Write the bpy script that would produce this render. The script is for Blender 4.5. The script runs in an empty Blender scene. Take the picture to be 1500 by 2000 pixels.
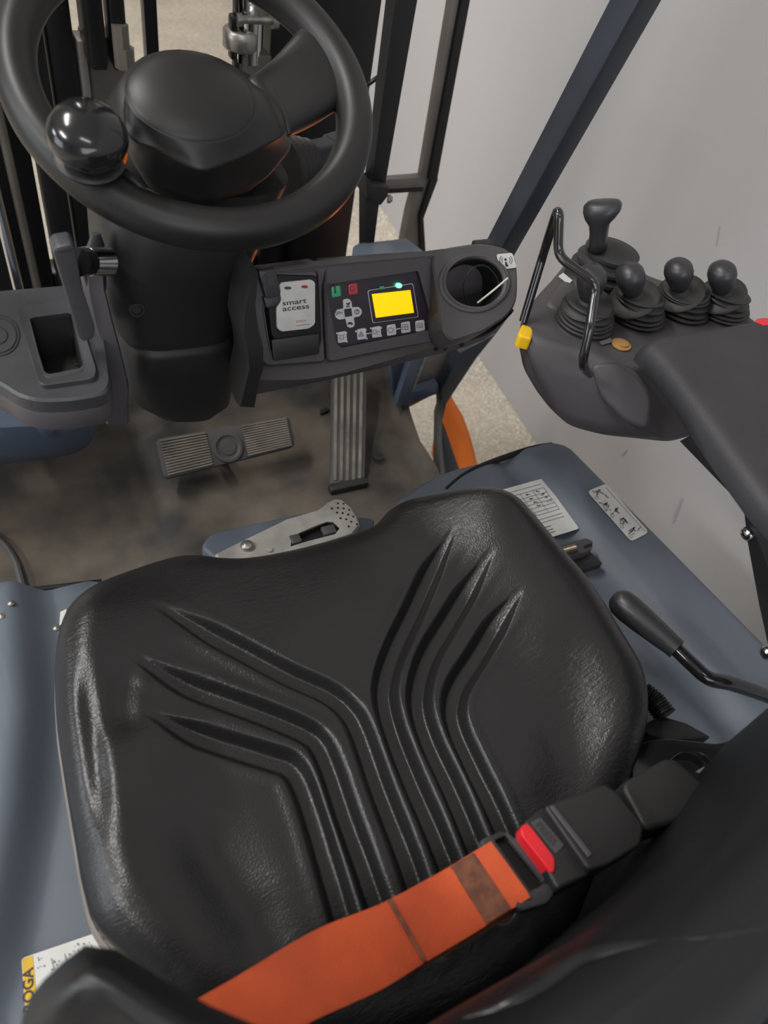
import bpy, bmesh, math, random
import numpy as np
from mathutils import Vector, Matrix
random.seed(4)
S = bpy.context.scene
COL = S.collection
# ------------------------------------------------------------------ camera
CZ = 1.15
FPX = 1471.0
_n = Vector((-325, 1300, FPX)).normalized()
_r = Vector((3350, -827, FPX)).normalized()
_up = -_n
_f = _n.cross(_r)
if _f.z < 0: _f = -_f
cam = bpy.data.cameras.new('camera'); camo = bpy.data.objects.new('camera', cam); COL.objects.link(camo)
cam.sensor_fit = 'VERTICAL'; cam.sensor_height = 24; cam.lens = FPX / 2000 * 24; cam.clip_start = .01
cam.dof.use_dof = True; cam.dof.focus_distance = .95; cam.dof.aperture_fstop = 4.0
camo.matrix_world = Matrix(((_r[0], -_r[1], -_r[2], 0), (_f[0], -_f[1], -_f[2], 0), (_up[0], -_up[1], -_up[2], CZ), (0, 0, 0, 1)))
S.camera = camo
O = Vector((0, 0, CZ))
# ------------------------------------------------------------------ light
S.view_settings.view_transform = 'Standard'; S.view_settings.look = 'None'; S.view_settings.gamma = 1
S.view_settings.exposure = -0.38
w = bpy.data.worlds.new('world'); S.world = w; w.use_nodes = True
w.node_tree.nodes['Background'].inputs[0].default_value = (.80, .86, 1, 1)
w.node_tree.nodes['Background'].inputs[1].default_value = .25
def area(name, loc, target, size, power, color=(1, 1, 1), sy=None):
    l = bpy.data.lights.new(name, 'AREA'); l.energy = power; l.color = color; l.shape = 'RECTANGLE'; l.size = size; l.size_y = sy or size
    o = bpy.data.objects.new(name, l); COL.objects.link(o); o.location = loc
    o.rotation_euler = (Vector(target) - Vector(loc)).to_track_quat('-Z', 'Y').to_euler(); return o
area('hall_and_fill_lamp', (-1.5, 2.0, 3.9), (-1.2, 1.9, 0), 1.6, 112, (1, .97, .93), .22)
area('hall_and_fill_lamp', (-.6, -1.8, 3.9), (0, -1.2, 0), 1.6, 26, (1, .97, .94), .22)
area('hall_and_fill_lamp', (.1, 4.6, 3.9), (.3, 4.6, 0), 1.6, 85, (1, .95, .88), .22)  # added lamp, brightens the floor and wall ahead of the mast
area('hall_and_fill_lamp', (-4.0, .4, 3.9), (-2.0, .4, 0), 1.6, 120, (1, .97, .94), .22)
_sl = bpy.data.lights.new('warning_beacon', 'SPOT'); _sl.energy = 4; _sl.color = (1, .22, .04); _sl.spot_size = math.radians(38); _sl.spot_blend = .4; _sl.shadow_soft_size = .03
_so = bpy.data.objects.new('warning_beacon', _sl); COL.objects.link(_so); _so.location = (1.0, 1.30, .05)
_so.rotation_euler = (Vector((.52, .62, .56)) - Vector(_so.location)).to_track_quat('-Z', 'Y').to_euler()
area('gate_and_fill_light', (-.8, -4.8, 2.3), (.3, .6, .6), 3.6, 130, (.93, .95, 1), 2.4)  # added fill light, not a gate: brightens faces turned to the operator
area('seat_highlight_fill', (-5.6, 2.9, 2.9), (.3, .4, .5), 1.3, 75, (.86, .92, 1), .8)  # added light, no window known: brightens seat channel edges and the knob
area('gate_and_fill_light', (-6.6, .9, 1.5), (0, .6, .5), 3.2, 130, (.82, .9, 1), 2.6)

# ------------------------------------------------------------------ projection helpers (pixel of the 1500x2000 frame -> point on a world plane)
def ray(px, py):
    a, b = px - 750, py - 1000
    return Vector((_r[0]*a + _r[1]*b + _r[2]*FPX, _f[0]*a + _f[1]*b + _f[2]*FPX, _up[0]*a + _up[1]*b + _up[2]*FPX))
def U(px, py, x=None, y=None, z=None, pl=None):
    d = ray(px, py)
    if pl: t = (pl[0] - O).dot(pl[1]) / d.dot(pl[1])
    elif x is not None: t = x / d.x
    elif y is not None: t = y / d.y
    else: t = (z - CZ) / d.z
    return O + d * t
def UL(pts, **k): return [U(p[0], p[1], **k) for p in pts]

# ------------------------------------------------------------------ materials
def mat(name, c, rough=.5, metal=0, bump=0, bscale=200, var=.12, vscale=12, c2=None, emit=0, spec=.5, bdist=.002, kind='noise', coat=0, detail=3):
    m = bpy.data.materials.new(name); m.use_nodes = True
    nt = m.node_tree; N = nt.nodes; L = nt.links; b = N['Principled BSDF']
    b.inputs['Roughness'].default_value = rough; b.inputs['Metallic'].default_value = metal
    b.inputs['Specular IOR Level'].default_value = spec; b.inputs['Coat Weight'].default_value = coat
    tc = N.new('ShaderNodeTexCoord'); n1 = N.new('ShaderNodeTexNoise'); n1.inputs['Scale'].default_value = vscale; n1.inputs['Detail'].default_value = detail + 2
    L.new(tc.outputs['Object'], n1.inputs['Vector'])
    mx = N.new('ShaderNodeMix'); mx.data_type = 'RGBA'
    d = c2 or tuple(min(1, v * (1 + var)) for v in c); a = c if c2 else tuple(v * (1 - var) for v in c)
    mx.inputs[6].default_value = (*a, 1); mx.inputs[7].default_value = (*d, 1)
    rp = N.new('ShaderNodeValToRGB'); rp.color_ramp.elements[0].position = .35; rp.color_ramp.elements[1].position = .65
    L.new(n1.outputs[0], rp.inputs[0]); L.new(rp.outputs[0], mx.inputs[0])
    L.new(mx.outputs[2], b.inputs['Base Color'])
    if emit:
        b.inputs['Emission Color'].default_value = (*c, 1); b.inputs['Emission Strength'].default_value = emit
    if bump:
        if kind == 'voronoi':
            n2 = N.new('ShaderNodeTexVoronoi'); n2.feature = 'DISTANCE_TO_EDGE'
        else:
            n2 = N.new('ShaderNodeTexNoise'); n2.inputs['Detail'].default_value = detail
        n2.inputs['Scale'].default_value = bscale
        L.new(tc.outputs['Object'], n2.inputs['Vector'])
        bp = N.new('ShaderNodeBump'); bp.inputs['Strength'].default_value = bump; bp.inputs['Distance'].default_value = bdist
        L.new(n2.outputs[0], bp.inputs['Height']); L.new(bp.outputs[0], b.inputs['Normal'])
    return m
M = {}
M['wall'] = mat('painted_wall', (.445, .437, .440), .75, bump=.25, bscale=45, var=.03, vscale=1.2, bdist=.003)
M['scuff'] = mat('wall_scuff', (.36, .34, .36), .8)
M['ceiling'] = mat('ceiling_white', (.6, .6, .6), .9)
def concrete():
    m = mat('worn_concrete', (.47, .43, .37), .85, bump=.5, bscale=28, c2=(.62, .56, .48), vscale=1.6, bdist=.01, detail=8)
    nt = m.node_tree; N = nt.nodes; L = nt.links
    b = N['Principled BSDF']; src = b.inputs['Base Color'].links[0].from_socket
    tc = [n for n in N if n.bl_idname == 'ShaderNodeTexCoord'][0]
    n = N.new('ShaderNodeTexNoise'); n.inputs['Scale'].default_value = 60; n.inputs['Detail'].default_value = 9; n.inputs['Distortion'].default_value = 1.5
    L.new(tc.outputs['Object'], n.inputs['Vector'])
    r = N.new('ShaderNodeValToRGB'); r.color_ramp.elements[0].position = .42; r.color_ramp.elements[1].position = .62
    r.color_ramp.elements[0].color = (.80, .79, .77, 1); r.color_ramp.elements[1].color = (1.12, 1.1, 1.06, 1)
    L.new(n.outputs[0], r.inputs[0])
    mx = N.new('ShaderNodeMix'); mx.data_type = 'RGBA'; mx.blend_type = 'MULTIPLY'; mx.inputs[0].default_value = 1
    L.new(src, mx.inputs[6]); L.new(r.outputs[0], mx.inputs[7]); L.new(mx.outputs[2], b.inputs['Base Color'])
    return m
M['concrete'] = concrete()
M['plaster'] = mat('plaster_crumbs', (.60, .56, .48), .9)
def vinyl():
    m = mat('black_vinyl', (.0185, .0178, .0183), .31, bump=.35, bscale=330, kind='voronoi', bdist=.0008, var=.1, spec=.5)
    nt = m.node_tree; N = nt.nodes; L = nt.links; b = N['Principled BSDF']
    tc = [n for n in N if n.bl_idname == 'ShaderNodeTexCoord'][0]
    mp = N.new('ShaderNodeMapping'); mp.inputs['Scale'].default_value = (60, 190, 60); mp.inputs['Rotation'].default_value = (0, 0, .5)
    L.new(tc.outputs['Object'], mp.inputs['Vector'])
    n = N.new('ShaderNodeTexNoise'); n.inputs['Scale'].default_value = 1; n.inputs['Detail'].default_value = 5; n.inputs['Distortion'].default_value = 1.2
    L.new(mp.outputs[0], n.inputs['Vector'])
    # wrinkles appear in worn patches only
    n3 = N.new('ShaderNodeTexNoise'); n3.inputs['Scale'].default_value = 5; L.new(tc.outputs['Object'], n3.inputs['Vector'])
    r3 = N.new('ShaderNodeValToRGB'); r3.color_ramp.elements[0].position = .42; r3.color_ramp.elements[1].position = .62; L.new(n3.outputs[0], r3.inputs[0])
    mul = N.new('ShaderNodeMath'); mul.operation = 'MULTIPLY'; L.new(r3.outputs[0], mul.inputs[0]); mul.inputs[1].default_value = .35
    old = b.inputs['Normal'].links[0].from_socket
    bp = N.new('ShaderNodeBump'); bp.inputs['Distance'].default_value = .0035
    L.new(mul.outputs[0], bp.inputs['Strength']); L.new(n.outputs[0], bp.inputs['Height']); L.new(old, bp.inputs['Normal']); L.new(bp.outputs[0], b.inputs['Normal'])
    return m
M['vinyl'] = vinyl()
M['vinyl2'] = mat('backrest_vinyl', (.0065, .0068, .008), .42, bump=.2, bscale=300, kind='voronoi', bdist=.0006)
M['fold'] = mat('creased_vinyl', (.012, .012, .014), .28)
M['black'] = mat('black_plastic', (.0165, .016, .0165), .48, bump=.12, bscale=900, bdist=.0005, var=.15)
M['dash'] = mat('charcoal_dash_plastic', (.072, .066, .071), .52, bump=.18, bscale=800, bdist=.0005, var=.15, vscale=7)
M['dashl'] = mat('worn_grey_plastic', (.050, .051, .056), .42, bump=.22, bscale=500, bdist=.0006, var=.25, vscale=10)
M['column'] = mat('column_plastic', (.016, .0155, .0155), .5, bump=.1, bscale=900, bdist=.0004)
M['wheel'] = mat('steering_wheel_rubber', (.012, .0115, .0117), .44, bump=.1, bscale=500, bdist=.0004, var=.2)
M['gloss'] = mat('glossy_black', (.012, .012, .013), .16, coat=.2)
M['rubber'] = mat('lever_boot_rubber', (.030, .029, .029), .55, var=.2, vscale=30)
M['knob'] = mat('lever_knob_plastic', (.030, .030, .033), .38, var=.1)
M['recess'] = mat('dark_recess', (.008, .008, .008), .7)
M['mast'] = mat('greasy_black_mast_steel', (.008, .008, .009), .38, var=.4, vscale=6, bump=.1, bscale=60)
M['mastg'] = mat('dusty_mast_steel', (.105, .095, .080), .5, var=.3, vscale=8)
M['hood'] = mat('blue_grey_paint', (.125, .148, .182), .50, var=.05, vscale=5, bump=.06, bscale=150)
M['blue'] = mat('slate_blue_paint', (.080, .105, .155), .33, var=.08, vscale=6, coat=.2)
M['pillar'] = mat('pillar_paint', (.030, .036, .047), .40, var=.08)
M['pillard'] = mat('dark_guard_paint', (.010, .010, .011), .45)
M['mat'] = mat('dusty_rubber_mat', (.030, .028, .026), .72, c2=(.120, .098, .074), vscale=7, bump=.4, bscale=25, bdist=.003, detail=8)
M['pedal'] = mat('worn_pedal_rubber', (.11, .100, .086), .7, c2=(.23, .205, .17), vscale=15, bump=.3, bscale=90)
M['pedald'] = mat('dark_pedal_rubber', (.060, .058, .056), .65, var=.2)
M['orange'] = mat('orange_fender_paint', (1.0, .21, .012), .5, var=.04, spec=.3)
M['chrome'] = mat('chrome', (.6, .6, .6), .15, 1)
M['steel'] = mat('dull_steel', (.33, .32, .30), .35, .8, var=.3, vscale=60)
M['post'] = mat('brown_grey_steel', (.20, .185, .17), .45, .2, var=.15, vscale=9)
M['cast'] = mat('cast_aluminium_lever', (.36, .345, .32), .55, .1, var=.12, vscale=45)
M['white'] = mat('white_card', (.60, .60, .58), .4, var=.06, vscale=90)
M['sticker'] = mat('sticker_paper', (.70, .70, .68), .45, var=.05, vscale=30)
M['ink'] = mat('printed_ink', (.03, .03, .03), .5)
M['greyink'] = mat('grey_ink', (.16, .16, .16), .5)
M['redink'] = mat('red_ink', (.45, .02, .02), .5)
M['btn'] = mat('grey_button', (.60, .60, .61), .4, var=.03)
M['green'] = mat('green_button', (.05, .40, .20), .4)
M['red'] = mat('red_button', (.50, .05, .07), .4)
M['screen'] = mat('amber_backlit_screen', (1.0, .52, .0), .3, emit=1.25)
M['led'] = mat('lit_green_led', (.10, 1.0, .35), .3, emit=5)
M['panel'] = mat('membrane_panel', (.030, .022, .034), .35, var=.1)
M['belt'] = mat('orange_belt_webbing', (.68, .100, .024), .75, c2=(.48, .066, .018), vscale=14, bump=.5, bscale=700, bdist=.0008)
M['beltw'] = mat('worn_belt_stitching', (.23, .085, .045), .85, c2=(.13, .05, .03), vscale=120, bump=.6, bscale=300, bdist=.001)
M['redb'] = mat('buckle_red', (.75, .02, .03), .32)
M['beige'] = mat('beige_seat_shell', (.23, .20, .175), .5, var=.15)
M['yellow'] = mat('yellow_sticker_and_light', (.80, .48, .01), .45)  # also colours the painted light patch on the lever console
M['amber'] = mat('amber_button', (.50, .27, .09), .4)
M['dgreen'] = mat('dark_green_print', (.02, .11, .05), .5)
M['armpad'] = mat('armrest_pad_vinyl', (.032, .031, .034), .55, bump=.35, bscale=420, kind='voronoi', bdist=.0007)
M['brass'] = mat('threaded_bolt', (.40, .36, .27), .3, .9)
M['tie'] = mat('pale_cable_tie', (.62, .6, .56), .4)

# ------------------------------------------------------------------ object helpers
def link(name, me, m, parent=None, smooth=True, ang=40):
    o = bpy.data.objects.new(name, me); COL.objects.link(o)
    if m: me.materials.append(m)
    if smooth:
        me.polygons.foreach_set('use_smooth', [True] * len(me.polygons))
        try: me.set_sharp_from_angle(angle=math.radians(ang))
        except Exception: pass
    if parent:
        o.parent = parent; o.matrix_parent_inverse = parent.matrix_basis.inverted()
    return o
def raw(name, V, F, m, parent=None, smooth=True, ang=40):
    me = bpy.data.meshes.new(name); me.from_pydata([tuple(v) for v in V], [], F); me.update()
    bm = bmesh.new(); bm.from_mesh(me); bmesh.ops.recalc_face_normals(bm, faces=bm.faces); bm.to_mesh(me); bm.free()
    return link(name, me, m, parent, smooth, ang)
def thing(name, label, cat, loc, group=None):
    o = bpy.data.objects.new(name, None); o.empty_display_size = .05; COL.objects.link(o); o.location = loc
    return tag(o, label, cat, group)
def tag(o, label, cat, group=None):
    o['label'] = label; o['category'] = cat
    if group: o['group'] = group
    return o
def struct(o): o['kind'] = 'structure'; return o
def stuff(o): o['kind'] = 'stuff'; return o
def rnd(pts, r=.2, n=4, closed=True):
    """round the corners of a polygon: cut each corner by fraction/abs r"""
    out = []; N = len(pts)
    for i in range(N):
        p = Vector(pts[i]); a = Vector(pts[i-1]); b = Vector(pts[(i+1) % N])
        da = (a-p); db = (b-p); k = min(r, da.length*.48, db.length*.48)
        pa = p + da.normalized()*k; pb = p + db.normalized()*k
        for j in range(n+1):
            t = j/n; out.append(pa*(1-t)**2 + p*2*t*(1-t) + pb*t*t)
    return out
def slab(name, top, off, m, parent=None, bevel=0, seg=2, smooth=True):
    """prism: polygon 'top' extruded by vector 'off'; bevel rounds the top rim"""
    top = [Vector(p) for p in top]; off = Vector(off); n = len(top)
    me = bpy.data.meshes.new(name); bm = bmesh.new()
    a = [bm.verts.new(p) for p in top]; b = [bm.verts.new(p + off) for p in top]
    ft = bm.faces.new(a); bm.faces.new(b[::-1])
    for i in range(n): bm.faces.new((a[i-1], a[i], b[i], b[i-1]))
    bmesh.ops.recalc_face_normals(bm, faces=bm.faces)
    if bevel:
        bmesh.ops.bevel(bm, geom=[e for e in ft.edges], offset=bevel, segments=seg, profile=.5, affect='EDGES', clamp_overlap=True)
    bm.to_mesh(me); bm.free()
    return link(name, me, m, parent, smooth)
def box(name, c, s, m, parent=None, bevel=.003, rot=None, seg=2):
    me = bpy.data.meshes.new(name); bm = bmesh.new(); bmesh.ops.create_cube(bm, size=1)
    bmesh.ops.scale(bm, vec=Vector(s), verts=bm.verts)
    if bevel: bmesh.ops.bevel(bm, geom=bm.edges[:], offset=bevel, segments=seg, profile=.5, affect='EDGES', clamp_overlap=True)
    if rot is not None: bmesh.ops.transform(bm, matrix=rot.to_4x4(), verts=bm.verts)
    bmesh.ops.translate(bm, vec=Vector(c), verts=bm.verts)
    bm.to_mesh(me); bm.free(); return link(name, me, m, parent)
def frame(n, up=(0, 0, 1)):
    n = Vector(n).normalized(); u = Vector(up).cross(n)
    if u.length < 1e-4: u = Vector((1, 0, 0)).cross(n)
    u.normalize(); v = n.cross(u); return u, v, n
def loft(name, secs, m, parent=None, cap=True, smooth=True, closed=True, ang=40):
    V = [p for s in secs for p in s]; n = len(secs[0]); F = []
    for i in range(len(secs)-1):
        for j in range(n if closed else n-1):
            k = (j+1) % n; F.append((i*n+j, i*n+k, (i+1)*n+k, (i+1)*n+j))
    if cap: F.append(tuple(range(n))[::-1]); F.append(tuple((len(secs)-1)*n+j for j in range(n)))
    return raw(name, V, F, m, parent, smooth, ang)
def spline(pts, k=6):
    pts = [Vector(p) for p in pts]; out = []
    for i in range(len(pts)-1):
        p0 = pts[max(i-1, 0)]; p1 = pts[i]; p2 = pts[i+1]; p3 = pts[min(i+2, len(pts)-1)]
        for j in range(k):
            t = j/k; out.append(.5*((2*p1)+(p2-p0)*t+(2*p0-5*p1+4*p2-p3)*t*t+(3*p1-p0-3*p2+p3)*t**3))
    out.append(pts[-1]); return out
def tube(name, pts, r, m, parent=None, n=12, k=6, rs=None, closed=False):
    P = spline(pts, k) if k > 1 else [Vector(p) for p in pts]; secs = []
    L = len(P); t0 = (P[1]-P[0]).normalized(); u, v, _ = frame(t0, (0, 0, 1) if abs(t0.z) < .9 else (1, 0, 0))
    for i, p in enumerate(P):
        t = (P[min(i+1, L-1)] - P[max(i-1, 0)]).normalized()
        u = (u - t*u.dot(t)).normalized(); v = t.cross(u)
        rr = r if rs is None else np.interp(i/(L-1), np.linspace(0, 1, len(rs)), rs)
        secs.append([p + (u*math.cos(a) + v*math.sin(a))*rr for a in [2*math.pi*j/n for j in range(n)]])
    return loft(name, secs, m, parent)
def lathe(name, c, ax, prof, m, parent=None, n=32, sx=1, ang=50, up=(0, 0, 1)):
    c = Vector(c); u, v, w = frame(ax, up); secs = []
    for h, r in prof:
        r = max(r, 1e-5)
        secs.append([c + w*h + u*(r*sx*math.cos(a)) + v*(r*math.sin(a)) for a in [2*math.pi*j/n for j in range(n)]])
    return loft(name, secs, m, parent, ang=ang)
def ellring(c, a, b, n=40): return [Vector(c) + a*math.cos(2*math.pi*i/n) + b*math.sin(2*math.pi*i/n) for i in range(n)]
def star(poly, c, u, v, angs):
    P = [((p-c).dot(u), (p-c).dot(v)) for p in poly]; out = []
    for a in angs:
        dx, dy = math.cos(a), math.sin(a); best = None
        for i in range(len(P)):
            x1, y1 = P[i-1]; x2, y2 = P[i]; ex, ey = x2-x1, y2-y1; den = dx*ey - dy*ex
            if abs(den) < 1e-12: continue
            t = (x1*ey - y1*ex)/den; s = (x1*dy - y1*dx)/den
            if t > 0 and -1e-6 <= s <= 1+1e-6 and (best is None or t > best): best = t
        best = best or 0
        out.append(c + u*(dx*best) + v*(dy*best))
    return out
def holeslab(name, outer, inner, n, depth, recess, m, m2, parent=None, rim=0, taper=.9, floor_name=None):
    """plate with a recess: outer outline, inner outline; n = face normal. The recess lining is a child part."""
    n = Vector(n).normalized(); outer = [Vector(p) for p in outer]; inner = [Vector(p) for p in inner]
    c = sum(inner, Vector())/len(inner); u, v, w_ = frame(n)
    A = [2*math.pi*i/72 for i in range(72)]
    for p in outer + inner: A.append(math.atan2((p-c).dot(v), (p-c).dot(u)) % (2*math.pi))
    A = sorted(A); B = [A[0]]
    for a in A[1:]:
        if a - B[-1] > 1e-4: B.append(a)
    o = star(outer, c, u, v, B); i_ = star(inner, c, u, v, B)
    o = [p - n*((p-c).dot(n)) for p in o]; i_ = [p - n*((p-c).dot(n)) for p in i_]
    b = .0025 if depth > .008 else .0008
    def inset(ps, k):
        return [c + (p-c)*(1 - k/max((p-c).length, 1e-6)) for p in ps]
    secs = [[p - n*depth for p in o], [p - n*b for p in o], [p for p in inset(o, b)]]
    if rim: secs += [[p for p in inset(i_, -rim*2.2)], [p + n*rim for p in inset(i_, -rim*1.2)], [p + n*rim for p in inset(i_, -.001)]]
    secs += [[p - n*.0012 for p in inset(i_, 0)], [p - n*min(recess, depth*.98)*.5 for p in inset(i_, .0)]]
    body = loft(name, secs, m, parent, cap=False)
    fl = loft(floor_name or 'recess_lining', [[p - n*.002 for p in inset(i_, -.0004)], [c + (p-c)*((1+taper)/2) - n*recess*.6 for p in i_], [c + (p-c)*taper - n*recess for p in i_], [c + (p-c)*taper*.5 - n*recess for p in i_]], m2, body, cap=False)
    # close the floor
    me = fl.data; bm = bmesh.new(); bm.from_mesh(me); bm.verts.ensure_lookup_table(); k = len(i_)
    bm.faces.new([bm.verts[3*k+j] for j in range(k)]); bm.to_mesh(me); bm.free()
    return body
def text(name, s, p0, p1, hscale, m, pl, off=.0004, parent=None, bold=0):
    """flat lettering laid on plane pl; baseline from pixel p0 to pixel p1"""
    cu = bpy.data.curves.new(name, 'FONT'); cu.body = s; cu.extrude = .0; cu.offset = bold
    t = bpy.data.objects.new('tmp', cu); COL.objects.link(t)
    dg = bpy.context.evaluated_depsgraph_get(); me = bpy.data.meshes.new_from_object(t.evaluated_get(dg))
    bpy.data.objects.remove(t); 
    xs = [v.co.x for v in me.vertices]; x0, x1 = min(xs), max(xs)
    a = U(*p0, pl=pl); b = U(*p1, pl=pl); n = Vector(pl[1]).normalized(); xd = (b-a); L = xd.length; xd.normalize(); yd = n.cross(xd)
    k = L/(x1-x0)
    for v in me.vertices:
        v.co = a + xd*((v.co.x-x0)*k) + yd*(v.co.y*k*hscale) + n*off
    me.name = name
    return link(name, me, m, parent, smooth=False)
def pslab(name, px, pl, th, m, parent=None, bevel=.0005, off=0, r=0):
    n = Vector(pl[1]).normalized(); P = UL(px, pl=pl); P = [p + n*(off+th) for p in P]
    if r: P = rnd(P, r)
    return slab(name, P, -n*th, m, parent, bevel)
def pdisc(name, c, rpx, pl, th, m, parent=None, off=0, n=20, ry=None):
    ry = ry or rpx
    return pslab(name, [(c[0]+rpx*math.cos(2*math.pi*i/n), c[1]+ry*math.sin(2*math.pi*i/n)) for i in range(n)], pl, th, m, parent, bevel=0, off=off)
def line(name, a, b, wpx, pl, m, parent=None, off=.0003):
    a = Vector((a[0], a[1])); b = Vector((b[0], b[1])); d = (b-a).normalized(); q = Vector((-d.y, d.x))*wpx/2
    return pslab(name, [tuple(a+q), tuple(b+q), tuple(b-q), tuple(a-q)], pl, .0002, m, parent, bevel=0, off=off)
def multi(name, polys, pl, m, parent, off=.0004):
    """many flat ink marks as one print"""
    V = []; F = []; n = Vector(pl[1]).normalized()
    for poly in polys:
        k = len(V); V += [U(p[0], p[1], pl=pl) + n*off for p in poly]; F.append(tuple(range(k, k+len(poly))))
    return raw(name, V, F, m, parent, smooth=False)
def seg(a, b, w):
    a = Vector(a); b = Vector(b); d = (b-a)
    if d.length < 1e-6: d = Vector((1, 0))
    d.normalize(); q = Vector((-d.y, d.x))*w/2
    return [tuple(a+q), tuple(b+q), tuple(b-q), tuple(a-q)]
def arcp(c, r, a0, a1, w, n=10, ry=None):
    ry = ry or r; out = []
    for i in range(n):
        t0 = math.radians(a0+(a1-a0)*i/n); t1 = math.radians(a0+(a1-a0)*(i+1)/n)
        out.append(seg((c[0]+r*math.cos(t0), c[1]+ry*math.sin(t0)), (c[0]+r*math.cos(t1), c[1]+ry*math.sin(t1)), w))
    return out
Z3 = Vector((0, 0, 1)); Y3 = Vector((0, 1, 0)); X3 = Vector((1, 0, 0))

# ================================================================== SETTING
GZ = -.5
struct(raw('floor', [(-7, -5, GZ), (3, -5, GZ), (3, 8, GZ), (-7, 8, GZ), (-7, -5, GZ-.1), (3, -5, GZ-.1), (3, 8, GZ-.1), (-7, 8, GZ-.1)],
    [(0, 1, 2, 3), (4, 5, 6, 7), (0, 1, 5, 4), (1, 2, 6, 5), (2, 3, 7, 6), (3, 0, 4, 7)], M['concrete'], smooth=False))
def wx(y): return 1.385 + .093*y
V = []
for (y, x) in ((-5, wx(-5)), (7, wx(7)), (7, wx(7)+.15), (-5, wx(-5)+.15)):
    V += [(x, y, GZ), (x, y, 4.2)]
struct(raw('wall_right', V, [(0, 1, 3, 2), (2, 3, 5, 4), (4, 5, 7, 6), (6, 7, 1, 0), (1, 3, 5, 7), (0, 2, 4, 6)], M['wall'], smooth=False))
def wallbox(name, a, b, m):
    c = (Vector(a)+Vector(b))/2; s = Vector(b)-Vector(a); return struct(box(name, c, s, m, bevel=0))
wr_ = bpy.data.objects['wall_right']; wn = Vector((-1, .093, 0)).normalized(); pWall = (Vector((wx(0), 0, 0)) + wn*.001, wn)
for pts_ in ([(1312, 1022), (1318, 1000), (1331, 972), (1334, 975), (1325, 1000), (1316, 1022)], [(1213, 889), (1224, 878), (1227, 879), (1216, 891)], [(1398, 480), (1404, 440), (1406, 441), (1400, 480)]):
    raw('scuff_mark', UL(pts_, pl=pWall), [tuple(range(len(pts_)))], M['scuff'], wr_, smooth=False)
wallbox('wall_front', (-7, 7, GZ), (2.1, 7.15, 4.2), mat('front_wall', (.50, .46, .40), .8, var=.08, vscale=2))
wallbox('wall_back', (-7, -5.15, GZ), (1.2, -5, 4.2), M['wall'])
wallbox('wall_left', (-7.15, -5, GZ), (-7, 7, 4.2), M['wall'])
wallbox('ceiling', (-7.15, -5.15, 4.2), (2.3, 7.15, 4.3), M['ceiling'])
# plaster crumbs swept against the wall
V = []; F = []
for i in range(900):
    y = random.uniform(.6, 3.4); d = abs(random.gauss(0, .05)) + .004
    if random.random() < .35: d = random.uniform(0, .5)
    x = wx(y) - d; s = random.uniform(.003, .012) * (1 if d < .15 else .7); k = len(V)
    a = random.random()*3
    for j in range(4): V.append((x+s*math.cos(a+j*1.57)*random.uniform(.7, 1.4), y+s*math.sin(a+j*1.57)*random.uniform(.7, 1.4), GZ))
    V.append((x, y, GZ+s*.7))
    for j in range(4): F.append((k+j, k+(j+1) % 4, k+4))
tag(stuff(raw('plaster_crumbs', V, F, M['plaster'], smooth=False)), 'loose plaster crumbs along the foot of the pale right wall', 'debris')

# ================================================================== MAST
def xat(px, py, y): return U(px, py, y=y).x
mast = thing('lift_mast', 'black greasy lift mast with rails and chain behind the steering wheel', 'mast', (.35, 1.42, GZ))
def rail(name, pxa, pxb, row, y, d, z0, z1, m=M['mast']):
    xa, xb = xat(pxa, row, y), xat(pxb, row, y)
    return box(name, ((xa+xb)/2, y+d/2, (z0+z1)/2), (xb-xa, d, z1-z0), m, mast, .004)
rail('outer_rail', -160, 60, 300, 1.45, .12, GZ, 2.2)
rail('outer_rail', 588, 705, 300, 1.42, .12, GZ, 2.2)
rail('middle_rail', 66, 112, 250, 1.40, .10, GZ, 2.2)
rail('middle_rail', 520, 585, 250, 1.45, .10, GZ, 2.2)
rail('inner_rail', 118, 166, 250, 1.42, .10, GZ, 2.2)
box('inner_rail', (xat(510, 60, 1.40), 1.44, 1.45), (.030, .07, 1.40), M['mast'], mast, .004)
zb = U(215, 140, y=1.36).z
xa, xb = xat(172, 100, 1.36), xat(243, 100, 1.36)
box('carriage_upright', ((xa+xb)/2-.012, 1.40, (zb+2.2)/2), ((xb-xa)*.5, .08, 2.2-zb), M['mast'], mast, .006)
box('carriage_upright', ((xa+xb)/2+.022, 1.385, (zb+2.2)/2), ((xb-xa)*.46, .05, 2.2-zb), M['mast'], mast, .006)
xa, xb = xat(186, 200, 1.42), xat(236, 200, 1.42)
box('dusty_plate', ((xa+xb)/2+.01, 1.46, .25), (xb-xa+.03, .05, .84), M['mastg'], mast, .003)['label'] = 'dusty grey steel plate'
box('dusty_plate', (xa-.012, 1.44, .25), (.014, .05, .84), M['post'], mast, .003)['label'] = 'dusty grey steel plate'
# bolt stack on the left upright
for q, (px, py, r, h) in enumerate(((236, 75, .013, .04), (238, 95, .010, .03), (243, 112, .016, .03))):
    lathe('bolt', U(px, py, y=1.36), (0, 0, 1), [(-h/2, r*.6), (-h/2, r), (h/2, r), (h/2, r*.6)], M['mastg'] if q != 1 else M['steel'], mast, 8, ang=30)
# crossbar between the uprights, low down behind the dash
box('cross_member', (.33, 1.50, .05), (.8, .06, .35), M['mast'], mast, .006)
box('centre_post', (xat(292, 40, 1.75), 1.75, .85), (.026, .03, 2.7), M['mast'], mast, .002)
box('centre_post', (xat(284.5, 40, 1.75), 1.755, .85), (.008, .03, 2.7), M['post'], mast, .002)['label'] = 'brownish edge of thin post'
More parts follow.
